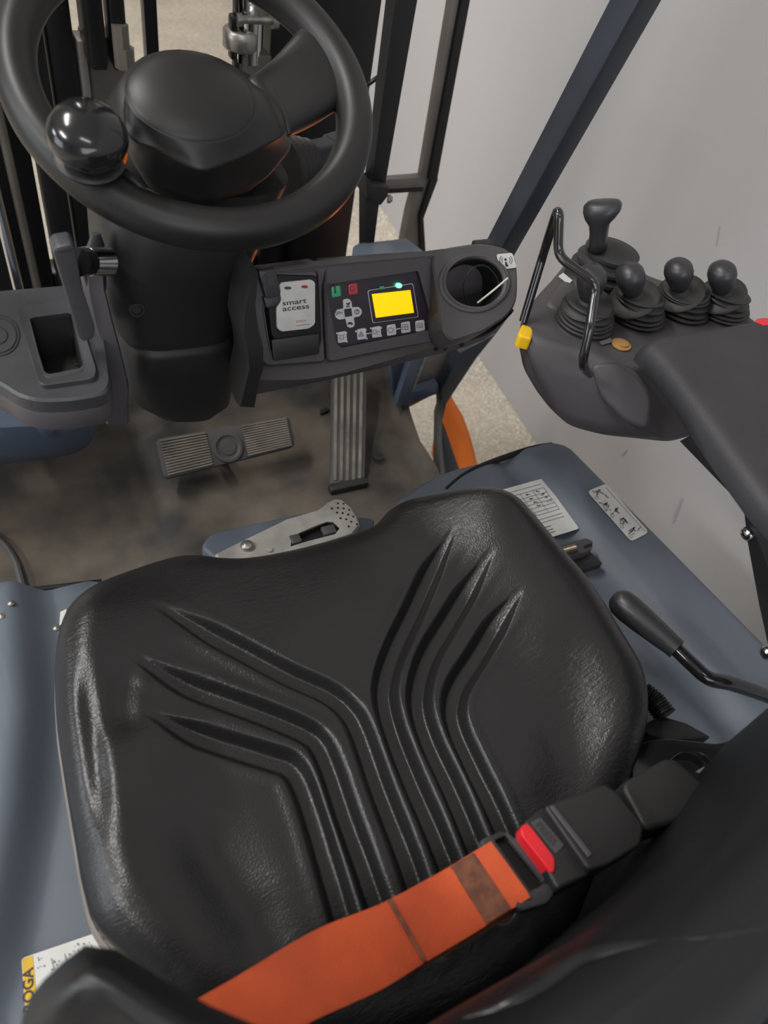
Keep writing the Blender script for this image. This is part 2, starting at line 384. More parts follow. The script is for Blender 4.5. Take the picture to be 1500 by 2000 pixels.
# left chrome rod and hose
a = U(2, 420, y=1.38); b = U(35, 556, y=1.38)
d = (a-b)
tube('lift_rod', [b-d*.8, a+d*2.5], .011, M['chrome'], mast, 14, 1)['label'] = 'bright chrome lift rod'
tube('hose', [b-d*.8+Vector((.032, 0, 0)), a+d*2.5+Vector((.032, 0, 0))], .008, M['mastg'], mast, 10, 1)
# chain with separate links
cx = xat(455, 60, 1.36)
pl_me = None
z = U(455, 128, y=1.36).z
i = 0
while z < 1.35:
    lk = box('chain_link', (cx + (.0 if i % 2 else .004), 1.36, z), (.012 if i % 2 else .006, .02, .022 if i % 2 else .028), M['mast'], mast, .004)
    z += .022; i += 1
# cylinder head with clamp and chrome collar beside the chain
cc = U(480, 80, y=1.38)
lathe('lift_cylinder', Vector((cc.x, 1.38, -.2)), Z3, [(0, .020), (cc.z-.035+.2, .020), (cc.z-.03+.2, .017), (cc.z+.2, .017)], M['mastg'], mast, 20)
lathe('clamp_ring', U(470, 75, y=1.37), Z3, [(-.016, .026), (-.012, .030), (.012, .030), (.016, .026), (.016, .018)], M['steel'], mast, 24)
lathe('collar', U(488, 62, y=1.37), Z3, [(-.045, .018), (-.045, .022), (.02, .022), (.02, .014), (.045, .014), (.05, .008)], M['chrome'], mast, 20)
lathe('clevis_pin', U(462, 38, y=1.35), X3, [(0, .004), (0, .010), (.008, .010), (.008, .006), (.06, .006), (.06, .012), (.07, .012), (.07, 0)], M['steel'], mast, 16)
tube('rod', [U(478, 50, y=1.37), U(478, -90, y=1.37)], .012, M['chrome'], mast, 14, 1)
tube('hydraulic_pipe', [U(500, 60, y=1.36), U(500, -90, y=1.36)], .006, M['steel'], mast, 10, 1)
box('anchor_block', U(495, 130, y=1.37), (.052, .04, .05), M['mastg'], mast, .004)
box('anchor_block', U(510, 152, y=1.37), (.040, .04, .035), M['steel'], mast, .004)['label'] = 'worn steel anchor block'
lathe('bolt', U(512, 158, y=1.345), (0, -1, .3), [(0, .010), (.008, .010), (.009, .006), (.012, .006), (.012, 0)], M['steel'], mast, 12, ang=30)
# hose with clip running down the right rail
tube('hose', [U(772, -20, y=1.34), U(752, 110, y=1.34), U(738, 165, y=1.34), U(735, 260, y=1.34), U(730, 350, y=1.34)], .005, M['mast'], mast, 8)
tube('hose_clip', [U(712, 170, y=1.33), U(728, 158, y=1.32), U(745, 146, y=1.32)], .004, M['mast'], mast, 8)
box('clip_head', U(746, 145, y=1.32), (.012, .012, .012), M['mast'], mast, .002)

# front load guard (brown-grey flat steel) and slim black bar with clamp
lg = thing('load_guard', 'brown-grey flat steel guard post with a short crossbar against the pale wall', 'guard', U(810, 490, y=1.45))
def bar4(name, px4, y, depth, m, parent, bevel=.002):
    P = UL(px4, y=y); return slab(name, P, Vector((0, depth, 0)), m, parent, bevel)
Y1 = 1.45
bar4('post', [(950, -400), (990, -400), (852, 352), (822, 352)], Y1, .02, M['post'], lg)
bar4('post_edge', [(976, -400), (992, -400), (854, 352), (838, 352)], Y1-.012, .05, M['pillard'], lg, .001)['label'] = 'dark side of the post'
bar4('lower_post', [(819, 350), (852, 350), (828, 425), (832, 492), (786, 492), (800, 420)], Y1, .03, M['post'], lg)
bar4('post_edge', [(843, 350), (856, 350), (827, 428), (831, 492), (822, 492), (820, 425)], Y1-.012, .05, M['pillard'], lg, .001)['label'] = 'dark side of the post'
bar4('crossbar', [(748, 352), (826, 346), (826, 368), (748, 374)], Y1, .02, M['post'], lg)
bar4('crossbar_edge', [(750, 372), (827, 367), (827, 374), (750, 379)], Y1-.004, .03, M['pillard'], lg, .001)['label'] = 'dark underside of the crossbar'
gb = thing('guard_bar', 'slim black upright bar with a bolted clamp right of the steering wheel', 'bar', U(722, 500, y=1.2))
Y2 = 1.2
bar4('bar', [(821, -400), (887, -400), (752, 372), (724, 372)], Y2, .03, M['pillard'], gb, .004)
bar4('clamp', [(716, 345), (728, 362), (760, 366), (758, 384), (744, 402), (716, 386)], Y2-.02, .05, M['black'], gb, .003)
bar4('foot', [(714, 384), (743, 390), (729, 500), (713, 500)], Y2, .03, M['pillard'], gb, .004)
lathe('bolt', U(757, 388, y=Y2-.01), (1, -.4, 0), [(0, .008), (.006, .008), (.006, .005), (.009, .005), (.009, 0)], M['steel'], gb, 10, ang=30)

# ================================================================== TRUCK BODY
ch = thing('front_bulkhead', 'blue-grey steel bulkhead and strut below the right of the dashboard', 'bulkhead', (.85, 1.1, 0))
slab('side_plate', [U(768, 712, y=1.16), U(960, 640, y=1.16), U(990, 600, y=1.16), U(872, 782, y=1.16), U(864, 810, y=1.16), U(858, 765, y=1.16), U(790, 800, y=1.16)], (0, .02, 0), M['post'], ch, .001)['label'] = 'grey lower side plate'
slab('blue_plate', [U(762, 690, y=1.15), U(806, 690, y=1.15), U(776, 795, y=1.15), U(768, 780, y=1.15)], (0, .02, 0), M['blue'], ch, .002)
slab('strut', [U(802, 702, y=1.10), U(834, 696, y=1.10), U(800, 793, y=1.10), U(772, 796, y=1.10)], (.01, .03, 0), M['blue'], ch, .004)
slab('edge_strip', [U(829, 698, y=1.098), U(833, 697, y=1.098), U(807, 765, y=1.098), U(804, 766, y=1.098)], (.0, .01, 0), M['steel'], ch, 0)
slab('lower_frame', [U(808, 766, y=1.13), U(856, 750, y=1.13), U(858, 768, y=1.13), U(806, 786, y=1.13)], (0, .02, 0), M['blue'], ch, .001)
slab('pillar_foot', UL([(898, 690), (968, 652), (1000, 610), (930, 700), (872, 788), (864, 820), (862, 765)], y=1.12), (0, .03, 0), M['pillar'], ch, .003)
slab('header_plate', UL([(690, 480), (700, 474), (795, 464), (836, 496), (836, 520), (688, 520)], z=.40), (0, 0, -.05), M['hood'], ch, .004)['label'] = 'dusty blue-grey cover plate behind the dashboard'

cw = thing('left_cowl', 'glossy slate-blue wheel cowl under the left end of the dashboard', 'cowl', (-.05, 1.1, .1))
P = UL([(-160, 838), (-60, 828), (60, 822), (182, 816), (190, 830), (188, 862), (160, 885), (90, 898), (0, 908), (-160, 925)], y=1.02)
sh = rnd(P, .03, 4)
c = sum(sh, Vector())/len(sh)
loft('shell', [[p + Vector((0, .25, 0)) for p in sh], [p + Vector((0, .03, 0)) for p in sh], [c+(p-c)*.985 + Vector((0, .008, 0)) for p in sh], [c+(p-c)*.95 for p in sh], [c+(p-c)*.86 - Y3*.006 for p in sh], [c+(p-c)*.4 - Y3*.012 for p in sh]], M['blue'], cw)
lathe('dimple', U(90, 838, y=1.008), (0, -1, .25), [(-.01, .012), (.002, .012), (.003, .006), (.003, 0)], M['blue'], cw, 16)

fd = thing('wheel_fender', 'bright orange curved fender beside the right edge of the floor mat', 'fender', (.95, 1.1, -.12))
A = [(873, 768), (868, 785), (864, 805), (863, 820), (880, 868), (896, 915), (904, 940)]
B = [(878, 768), (888, 785), (904, 812), (918, 850), (926, 880), (932, 905), (936, 925)]
zz = [-.02, -.03, -.05, -.06, -.07, -.08, -.09]
secs = []
for a, b, q in zip(A, B, zz):
    p, r_ = U(*a, z=q), U(*b, z=q-.04); secs.append([p, p*.6+r_*.4+Z3*.006, r_*.7+p*.3+Z3*.005, r_, r_-Z3*.1, p-Z3*.12])
loft('shell', secs, M['orange'], fd, ang=60)
sb = slab('step_board', UL([(858, 835), (864, 825), (905, 935), (900, 960), (868, 962)], z=-.06), (0, 0, -.05), M['pillar'], None, .003)
tag(sb, 'dark blue-grey step board between the mat edge and orange fender', 'step')

# ================================================================== FLOOR MAT
fm = thing('floor_mat', 'dusty grey-black rubber floor mat in the footwell', 'mat', (.35, .95, 0))
nx, ny = 80, 70; V = []; F = []
xL = -.55
for j in range(ny+1):
    t = j/ny
    for i in range(nx+1):
        s = i/nx
        if t < .72: y = .50 + (1.20-.50)*t/.72; z = 0
        else:
            q = (t-.72)/.28; y = 1.20 + .10*q; z = .20*q
        if .62 < t < .78:
            q = (t-.62)/.16; y -= .03*math.sin(q*math.pi)*.8; z += .012*math.sin(q*math.pi)
        xR = .765 if y < 1.0 else .765+ (y-1.0)*.25
        x = xL + (xR-xL)*s
        # gentle moulded hollow and raised centre tunnel
        r1 = 1/(1+math.exp(-(x-.18-.15*(y-.95))/.008))
        z += .014*r1 if y > .92 else .014*r1*max(0, (y-.84)/.08)
        z += .004*math.sin(x*17+y*9)*math.sin(y*13)
        if x < -.13: z -= .05*min(1, (-.13-x)/.02)
        if s > .985: z += .012
        V.append((x, y, z))
for j in range(ny):
    for i in range(nx):
        a = j*(nx+1)+i; F.append((a, a+1, a+nx+2, a+nx+1))
raw('sheet', V, F, M['mat'], fm, ang=70)
slab('edge_lip', UL([(858, 765), (866, 768), (864, 860), (874, 960), (862, 962), (857, 860)], z=.02), (0, 0, -.06), M['pedald'], fm, .003)['label'] = 'rolled rubber edge'
P = UL([(-60, 1020), (0, 1055), (28, 1092), (42, 1135), (50, 1160)], z=.01)
tube('raised_bead', P, .006, M['pedald'], fm, 8)
dk = box('chassis_deck', (.10, .85, -.075), (1.28, .75, .04), M['pillar'], None, .003)
tag(dk, 'dark steel deck plate carrying the floor mat', 'plate')

# brake pedal
bk = thing('brake_pedal', 'wide ribbed rubber brake pedal with a round hub mark', 'pedal', (.33, 1.05, .03))
pB = (U(440, 870, y=1.03), Vector((0, -.62, .78)))
bn = pB[1].normalized()
P = rnd(UL([(303, 858), (566, 812), (578, 872), (322, 936)], pl=pB), .012)
slab('pad', P, -bn*.018, M['pedald'], bk, .003)
for i in range(13):
    t = (i+.9)/14.2
    def L2(a, b, t): return (a[0]+(b[0]-a[0])*t, a[1]+(b[1]-a[1])*t)
    A0 = L2((303, 858), (322, 936), t); A1 = L2((566, 812), (578, 872), t)
    for (s0, s1) in ((.03, .37), (.64, .97)):
        q = seg(L2(A0, A1, s0), L2(A0, A1, s1), 2.8)
        slab('rib', [U(*p, pl=pB) + bn*.003 for p in q], -bn*.004, M['pedal'], bk, 0)
lathe('hub_boss', U(445, 874, pl=pB), bn, [(0, .030), (.0035, .029), (.004, .024), (.002, .022), (.002, .016), (.004, .015), (.004, 0)], M['pedald'], bk, 32)['label'] = 'darker round boss moulded in the pad'
tube('arm', [U(445, 874, pl=pB)-bn*.018, U(445, 874, pl=pB)-bn*.05, U(445, 890, pl=pB)-bn*.09], .012, M['pillard'], bk)

# accelerator pedal
ac = thing('accelerator_pedal', 'tall narrow ribbed accelerator pedal under the display', 'pedal', (.56, .93, .01))
pa0 = U(682, 945, z=.025); pa1 = U(685, 735, y=1.17)
axp = (pa1-pa0).normalized(); nA = Vector((0, -(axp.z), axp.y)).normalized(); pA = (pa0, nA)
P = rnd(UL([(650, 715), (718, 715), (714, 900), (712, 942), (645, 946), (648, 900)], pl=pA), .008)
slab('pad', P, -nA*.02, M['pedald'], ac, .003)
for i in range(5):
    x0 = 657+i*12.5; x1 = 655+i*12.0
    slab('rib', UL([(x0-3, 718), (x0+3, 718), (x1+3, 938), (x1-3, 938)], pl=(pa0+nA*.003, nA)), -nA*.004, M['pedal'], ac, .001)
box('hinge', U(680, 950, z=.02), (.085, .02, .02), M['black'], ac, .004)
pn = slab('mat_slot', UL([(625, 800), (640, 795), (641, 802), (626, 808)], z=.035), (0, 0, -.004), M['recess'], ac, 0)
lathe('pin', U(738, 893, z=.025), Z3, [(0, .012), (.003, .012), (.004, .007), (.004, 0)], M['black'], ac, 12)

# ================================================================== HOOD
hd = thing('engine_hood', 'blue-grey painted steel hood carrying the seat', 'hood', (.235, .1, 0))
HZ = .36
def hood_front(x):
    if x > .60: return .645 - max(0, x-.735)**2*20
    if x > .45: return .645 - .03*((.60-x)/.15)**2*1.3
    a_ = max(0, min(1, (x-.02)/.08)); b_ = max(0, min(1, (x-.36)/.09))
    return .605 - .05*a_*(1-b_) - b_*.009
_v = sorted([(U(a, b, z=.36).y, U(a, b, z=.36).x) for a, b in ((72, 1190), (88, 1400), (75, 1580), (45, 1740), (15, 1880), (-40, 2000))])
VLY = ([q[0] for q in _v], [q[1] for q in _v])
def hood_z(x, y):
    sm = lambda t: (lambda q: q*q*(3-2*q))(max(0, min(1, t)))
    z = HZ
    lr = .640 + .10*(.62-y)*.6
    z += .012*sm((x-(lr+.03))/.035) - .010*math.exp(-((x-lr-.015)/.020)**2)
    lx = float(np.interp(y, VLY[0], VLY[1]))
    z += .036*sm((lx+.018-x)/.042)
    return z
V = []; F = []; nx, ny = 150, 90
def xr(y): return .822 - .050*max(0, y-.2)/.43
for j in range(ny+1):
    for i in range(nx+1):
        s = i/nx; t = j/ny
        x = -.42 + s*(xr(.6)+.42); yf = hood_front(x) ; y = -.6 + (yf+.6)*t
        X = -.42 + s*(xr(y)+.42)
        z = hood_z(X, y); d = min(yf-y, (xr(y)-X))
        R_ = .018
        if d < R_: z -= R_ - math.sqrt(max(0, R_*R_-(R_-d)**2))
        V.append((X, y, z))
for j in range(ny):
    for i in range(nx):
        a = j*(nx+1)+i; F.append((a, a+1, a+nx+2, a+nx+1))
# skirt at front and right
fr = [ny*(nx+1)+i for i in range(nx+1)]; rt = [j*(nx+1)+nx for j in range(ny, -1, -1)]
ring = fr + rt[1:]; k = len(V)
for q in ring: p = V[q]; V.append((p[0], p[1], -.02 if q in fr else -.3))
for q in range(len(ring)-1): F.append((ring[q], ring[q+1], k+q+1, k+q))
raw('top_panel', V, F, M['hood'], hd, ang=50)
gp = UL([(872, 962), (900, 938), (935, 918), (985, 898), (1040, 880), (1080, 873)], z=HZ-.004)
tube('gasket', [p + Vector((0, .004, 0)) for p in gp], .005, M['recess'], hd, 8)['label'] = 'black rubber gasket along the front edge'
tube('gasket', [U(-60, 1166, z=HZ-.008)+Y3*.004, U(60, 1158, z=HZ-.008)+Y3*.004, U(200, 1142, z=HZ-.008)+Y3*.004], .004, M['recess'], hd, 8)
for (px, py) in ((22, 1178), (2, 1204), (110, 1227)):
    lathe('rivet', U(px, py, z=hood_z(U(px, py, z=HZ).x, .6)), Z3, [(-.002, .004), (.001, .004), (.002, .002), (.002, 0)], M['steel'], hd, 12)

def hs(px, zoff=.0): return (Vector((0, 0, HZ+zoff)), Z3)
# instruction sheet
pz = (Vector((0, 0, HZ+.0012)), Z3)
s1 = pslab('instruction_sticker', [(905, 978), (1060, 935), (1131, 1033), (985, 1078)], pz, .0008, M['sticker'], None, 0, r=.004)
tag(s1, 'large pale instruction sticker with a printed table right of the seat front', 'sticker')
pt = (Vector((0, 0, HZ+.0022)), Z3)
polys = []
def bil(u, v, Q=((905, 978), (1060, 935), (1131, 1033), (985, 1078))):
    a = (Q[0][0]*(1-u)+Q[1][0]*u, Q[0][1]*(1-u)+Q[1][1]*u); b = (Q[3][0]*(1-u)+Q[2][0]*u, Q[3][1]*(1-u)+Q[2][1]*u)
    return (a[0]*(1-v)+b[0]*v, a[1]*(1-v)+b[1]*v)
for v in (.08, .15, .24, .31, .38, .45, .52, .58, .66, .72): polys.append(seg(bil(.30, v), bil(.94, v), .9))
for u in (.52, .64, .80, .94): polys.append(seg(bil(u, .15), bil(u, .58), .8))
for v in (.10, .20, .28, .80, .86, .91):
    polys.append(seg(bil(.34, v+.01), bil(.52+.2*(v > .7), v+.01), 1.6))
for (u, v) in ((.56, .2), (.72, .19), (.84, .19), (.58, .3), (.72, .28), (.88, .26), (.6, .36), (.74, .35), (.9, .33), (.58, .43), (.75, .42), (.9, .40), (.6, .5), (.62, .56)):
    for k in range(4):
        c0 = bil(u+random.uniform(-.03, .03), v+random.uniform(-.02, .02)); c1 = bil(u+random.uniform(-.03, .03), v+random.uniform(-.02, .02)); polys.append(seg(c0, c1, 1.3))
multi('printed_table', polys, pt, M['greyink'], s1)
Q2 = ((1147, 960), (1183, 945), (1267, 1040), (1233, 1058))
pz2 = (Vector((0, 0, HZ+.0132)), Z3)
s2 = pslab('pictogram_sticker', Q2, pz2, .0008, M['sticker'], None, 0, r=.007)
tag(s2, 'narrow white pictogram sticker near the right edge of the hood', 'sticker')
polys = []
for i, v in enumerate((.08, .28, .44, .66, .86)):
    for k in range(9):
        a = bil(.35+random.uniform(-.2, .28), v+random.uniform(-.05, .05), Q2); b = (a[0]+random.uniform(-9, 9), a[1]+random.uniform(-8, 8)); polys.append(seg(a, b, 2.0))
    polys += arcp(bil(.14, v+.07, Q2), 3.2, 0, 360, .8, 8)
for v in np.arange(.06, .95, .035): polys.append(seg(bil(.86, v, Q2), bil(.9, v+.02, Q2), 1.1))
multi('pictograms', polys, (Vector((0, 0, HZ+.0142)), Z3), M['greyink'], s2)
# yellow-headed warning sticker, lower left
pz3 = (Vector((0, 0, HZ+.0015)), Z3)
s3 = pslab('warning_sticker', [(42, 1872), (200, 1818), (300, 1990), (60, 2110)], pz3, .0008, M['sticker'], None, 0, r=.003)
tag(s3, 'chipped white and yellow warning sticker at the lower left of the seat', 'sticker')
pzt = (Vector((0, 0, HZ+.0025)), Z3)
pslab('yellow_band', [(43, 1873), (64, 1866), (84, 2080), (60, 2110)], (Vector((0, 0, HZ+.0024)), Z3), .0003, M['yellow'], s3, 0)['label'] = 'yellow band'
text('lettering', 'DROGA', (66, 1996), (64, 1888), 1.0, M['ink'], (Vector((0, 0, HZ+.0032)), Z3), 0, s3, bold=.02)
polys = []
for k in range(70):
    a = (random.uniform(72, 200), random.uniform(1840, 1960)); 
    if a[1] < 1876-(a[0]-42)*.33: continue
    b = (a[0]+random.uniform(-3, 3), a[1]+random.uniform(-5, 5)); polys.append(seg(a, b, random.uniform(1, 3)))
for k in range(4): polys.append(seg((100+k*26, 1872-k*9), (106+k*26, 1894-k*9), 1.4))
multi('worn_print', polys, (Vector((0, 0, HZ+.0028)), Z3), M['greyink'], s3)
# small white tag by the seat's left front corner
s4 = pslab('paper_tag', [(118, 1196), (130, 1190), (128, 1215), (116, 1222)], pz3, .001, M['sticker'], None, 0)
tag(s4, 'tiny white paper corner beside the left front of the seat', 'sticker')

# seat rail bracket on hood
br = thing('rail_bracket', 'dark steel bracket with a threaded bolt right of the seat', 'bracket', (.64, .43, HZ))
pb_ = (Vector((0, 0, HZ+.016)), Z3)
slab('plate', rnd(UL([(1030, 1100), (1148, 1072), (1178, 1100), (1060, 1140)], z=HZ+.012), .003), (0, 0, -.010), M['black'], br, .002)
slab('rail', rnd(UL([(1030, 1082), (1145, 1050), (1158, 1056), (1158, 1070), (1145, 1078), (1036, 1106)], z=HZ+.024), .003), (0, 0, -.022), M['dash'], br, .003)
lathe('threaded_bolt', U(1098, 1078, z=HZ+.028), U(1130, 1069, z=HZ+.028)-U(1098, 1078, z=HZ+.028), [(0, .002)]+[(i*.00085, .0056+.0008*(i % 2)) for i in range(26)]+[(.022, .002)], M['brass'], br, 16, ang=20)
slab('slot', UL([(1140, 1066), (1157, 1060), (1155, 1067), (1142, 1071)], z=HZ+.0246), (0, 0, -.002), M['recess'], br, 0)
slab('slot', UL([(1070, 1090), (1096, 1080), (1096, 1084), (1071, 1094)], z=HZ+.0246), (0, 0, -.002), M['recess'], br, 0)

# pale cast latch lever in front of the seat
lv = thing('seat_latch_lever', 'pale cast metal lever with thumb dimples in front of the seat', 'lever', (.27, .57, .36))
zl = .415
outer = UL([(420, 1082), (500, 1042), (560, 1012), (622, 994), (640, 980), (655, 973), (668, 974), (685, 988), (698, 1008), (703, 1024), (690, 1042), (640, 1060), (560, 1080), (480, 1100), (425, 1092)], z=zl)
inner = UL([(570, 1046), (620, 1024), (640, 1017), (652, 1018), (664, 1030), (655, 1042), (600, 1056), (568, 1066)], z=zl)
hb = holeslab('body', outer, inner, Z3, .016, .013, M['cast'], M['recess'], lv)
lathe('rivet', U(483, 1067, z=zl), Z3, [(0, .0085), (.002, .0085), (.005, .006), (.0062, .003), (.0064, 0)], M['steel'], lv, 20)['label'] = 'domed steel rivet'
for (px, py) in ((660, 983), (671, 984), (648, 993), (660, 992), (671, 993), (682, 996), (658, 1001), (669, 1002), (680, 1005), (690, 1009), (665, 1012), (676, 1014), (686, 1019), (697, 1024), (681, 1028)):
    lathe('dimple', U(px, py, z=zl), Z3, [(-.0005, .0014), (.0004, .0014), (.0004, 0)], M['recess'], lv, 8)
box('catch', U(577, 1055, z=zl-.004), (.014, .014, .008), M['dash'], lv, .002)
box('catch', U(642, 1037, z=zl-.004), (.018, .014, .008), M['dash'], lv, .002)
lathe('small_pin', U(526, 1074, z=zl), Z3, [(0, .004), (.0015, .004), (.002, 0)], M['cast'], lv, 12)
lb = thing('latch_housing', 'small blue-grey painted housing under the pale latch lever', 'housing', (.2, .57, .36))
P = rnd(UL([(390, 1066), (412, 1040), (440, 1032), (600, 998), (735, 1010), (720, 1060), (500, 1120), (430, 1100)], z=.392), .01)
slab('cover', P, (0, 0, -.03), M['hood'], lb, .010, 3)

# ================================================================== SEAT CUSHION
seat = thing('operator_seat', 'black vinyl operator seat with ribbed cushion, winged backrest and beige-edged shell', 'seat', (.235, .27, .37))
ZS = .485
opx = [(755, 990), (725, 1020), (665, 1036), (560, 1056), (480, 1074), (430, 1078), (395, 1075), (350, 1078), (300, 1092), (225, 1122), (172, 1152), (135, 1195), (118, 1250), (110, 1320), (113, 1420), (128, 1530), (148, 1650), (165, 1745), (196, 1828),
       (300, 1930), (420, 2060), (700, 2080), (950, 2020), (1120, 1860), (1190, 1700), (1222, 1560), (1248, 1460), (1256, 1390), (1245, 1325), (1205, 1255), (1150, 1165), (1090, 1095), (1040, 1040), (1000, 1000), (955, 975), (900, 965), (845, 966), (790, 972)]
ow = [U(p[0], p[1], z=ZS-.02) for p in opx]
ow = [Vector((p.x, max(p.y, -.015), 0)) for p in ow]
osp = spline(ow + [ow[0]], 12)[:-1]
OA = np.array([[p.x, p.y] for p in osp])
def resamp(P, n):
    Q = np.vstack([P, P[:1]]); d = np.r_[0, np.cumsum(np.linalg.norm(np.diff(Q, axis=0), axis=1))]
    t = np.linspace(0, d[-1], n+1)[:-1]; return np.c_[np.interp(t, d, Q[:, 0]), np.interp(t, d, Q[:, 1])]
NA, NR = 720, 230
OA = resamp(OA, NA)
# light smoothing of the outline
for _ in range(3): OA = (np.roll(OA, 1, 0)+OA*2+np.roll(OA, -1, 0))/4
SC = np.array([.245, .235])
rr = 1-np.linspace(0, 1, NR)**1.25*.999
G = SC + (OA[None]-SC)*rr[:, None, None]       # rings x ang x 2
# signed distance to outline
flat = G.reshape(-1, 2)
def distpoly(P, Q):   # min distance of points P to polyline Q and param along it
    best = np.full(len(P), 9.); par = np.zeros(len(P)); side = np.zeros(len(P))
    L = np.r_[0, np.cumsum(np.linalg.norm(np.diff(Q, axis=0), axis=1))]; tot = L[-1]
    for i in range(len(Q)-1):
        a, b = Q[i], Q[i+1]; ab = b-a; l2 = (ab@ab)+1e-12
        t = np.clip(((P-a)@ab)/l2, 0, 1); pr_ = a+t[:, None]*ab; d = np.linalg.norm(P-pr_, axis=1); m_ = d < best
        best[m_] = d[m_]; par[m_] = ((L[i]+t*np.sqrt(l2))/tot)[m_]
        cr = ab[0]*(P[:, 1]-a[1])-ab[1]*(P[:, 0]-a[0]); side[m_] = np.sign(cr)[m_]
    return best, par, side
dO, _, _ = distpoly(flat, np.vstack([OA[::4], OA[:1]]))
def sstep(t): t = np.clip(t, 0, 1); return t*t*(3-2*t)
X, Yc = flat[:, 0], flat[:, 1]
u = (X-.235)/.26
z = np.full(len(flat), ZS)
# side bolsters and front lobes raised, centre dished
z += .026*sstep((np.abs(u)-.55)/.45)*sstep((.50-Yc)/.1+.4)
z += -.012*np.exp(-((u)/.28)**2)*sstep((Yc-.40)/.09)
z += .010*np.exp(-(((X-.06)/.07)**2+((Yc-.44)/.06)**2)) + .012*np.exp(-(((X-.47)/.06)**2+((Yc-.44)/.07)**2))
z += -.016*sstep((.16-Yc)/.12)*(np.abs(u) < 2)
# thigh hollow creases on the left bolster
def groove(pts, wid, dep, taper=(.12, .0), zpl=ZS, sharp=1.0):
    Q = np.array([[p.x, p.y] for p in spline([U(a, b, z=zpl) for a, b in pts], 10)])
    d, t, s_ = distpoly(flat, Q)
    k = np.ones(len(flat))
    if taper[0]: k *= sstep(t/taper[0]+.0)
    if taper[1]: k *= sstep((1-t)/taper[1])
    w_ = wid*(.35+.65*k)
    prof = 1-sstep((d/w_-.35)/.65*sharp)
    return -dep*prof*k, d, t, k, s_
CH = [
 [(285, 1184), (380, 1225), (470, 1268), (560, 1315), (640, 1352), (680, 1385), (705, 1430), (740, 1530), (775, 1620), (815, 1720), (850, 1830)],
 [(240, 1285), (340, 1330), (430, 1362), (520, 1395), (590, 1425), (622, 1450), (645, 1500), (675, 1590), (712, 1690), (755, 1800), (775, 1860)],
 [(275, 1395), (350, 1425), (430, 1450), (520, 1478), (565, 1495), (590, 1530), (615, 1600), (645, 1700), (680, 1810), (695, 1870)],
 [(888, 1035), (845, 1110), (808, 1190), (775, 1260), (755, 1320), (753, 1365), (770, 1430), (805, 1520), (845, 1610), (890, 1710), (920, 1780)],
 [(958, 1085), (915, 1150), (875, 1215), (840, 1275), (822, 1330), (820, 1380), (840, 1445), (880, 1530), (920, 1620), (960, 1700), (985, 1760)],
 [(1015, 1160), (975, 1210), (935, 1275), (900, 1330), (887, 1370), (892, 1415), (925, 1490), (965, 1570), (1010, 1660), (1035, 1720)],
]
for c_ in CH:
    g, d, t, k, s_ = groove(c_, .0148, .0125, (.2, 0))
    z += g
    # rounded bead inside the channel floor
    # lip pads either side
    z += .0012*k*np.exp(-((d-.017)/.006)**2)
# broad soft crease lower left and wrinkle folds on the left bolster
for pts, wd, dp in (([(330, 1570), (400, 1660), (470, 1760), (540, 1850), (600, 1900)], .035, .009), ([(262, 1290), (240, 1360), (240, 1420), (262, 1470)], .022, .007), ([(165, 1290), (182, 1420), (200, 1560), (215, 1680)], .014, .006)):
    g, d, t, k, s_ = groove(pts, wd, dp, (.3, .3)); z += -dp*sstep(t/.35)*sstep((1-t)/.35)*np.exp(-(d/(wd*.7))**2)
g, d, t, k, s_ = groove([(1100, 1180), (1115, 1330), (1120, 1450), (1105, 1540)], .03, .006, (.3, .1)); z += -.006*sstep(t/.4)*np.exp(-(d/.03)**2)
# rolled edge
R_ = .042
m_ = dO < R_
z[m_] -= (R_-np.sqrt(np.maximum(0, R_**2-(R_-dO[m_])**2)))*1.0
verts = np.c_[flat, z]
# outer wall under the roll
wall1 = np.c_[SC+(OA-SC)*1.0, z[:NA]-.012]; wall2 = np.c_[SC+(OA-SC)*.985, z[:NA]-.035]
allv = np.vstack([wall2, wall1, verts])
F = []
NRR = NR+2
idx = np.arange(NRR*NA).reshape(NRR, NA)
a = idx[:-1]; b = idx[1:]
F = np.stack([a, np.roll(a, -1, 1), np.roll(b, -1, 1), b], -1).reshape(-1, 4)
me = bpy.data.meshes.new('cushion'); me.from_pydata(allv.tolist(), [], F.tolist()); me.update()
cu_ = link('cushion', me, M['vinyl'], seat, ang=180)
# beige shell lip under the cushion
sec = []
for s_, dz in ((1.0, -.016), (1.012, -.020), (1.014, -.028), (1.004, -.036), (.96, -.05), (.90, -.072), (.2, -.072)):
    sec.append([Vector((*(SC+(OA[i]-SC)*s_), float(z[i])+dz)) for i in range(0, NA, 4)])
loft('shell', sec, M['beige'], seat, cap=False)['label'] = 'worn beige edge of the seat shell'
for sx_ in (.07, .40):
    box('slide_rail', (sx_, .30, .375), (.03, .34, .03), M['black'], seat, .003)

slab('seat_pan', rnd([Vector((-.03, .12, .452)), Vector((.50, .12, .452)), Vector((.53, -.02, .452)), Vector((.45, -.12, .452)), Vector((.02, -.12, .452)), Vector((-.06, -.02, .452))], .03), (0, 0, -.06), M['vinyl2'], seat, .01)
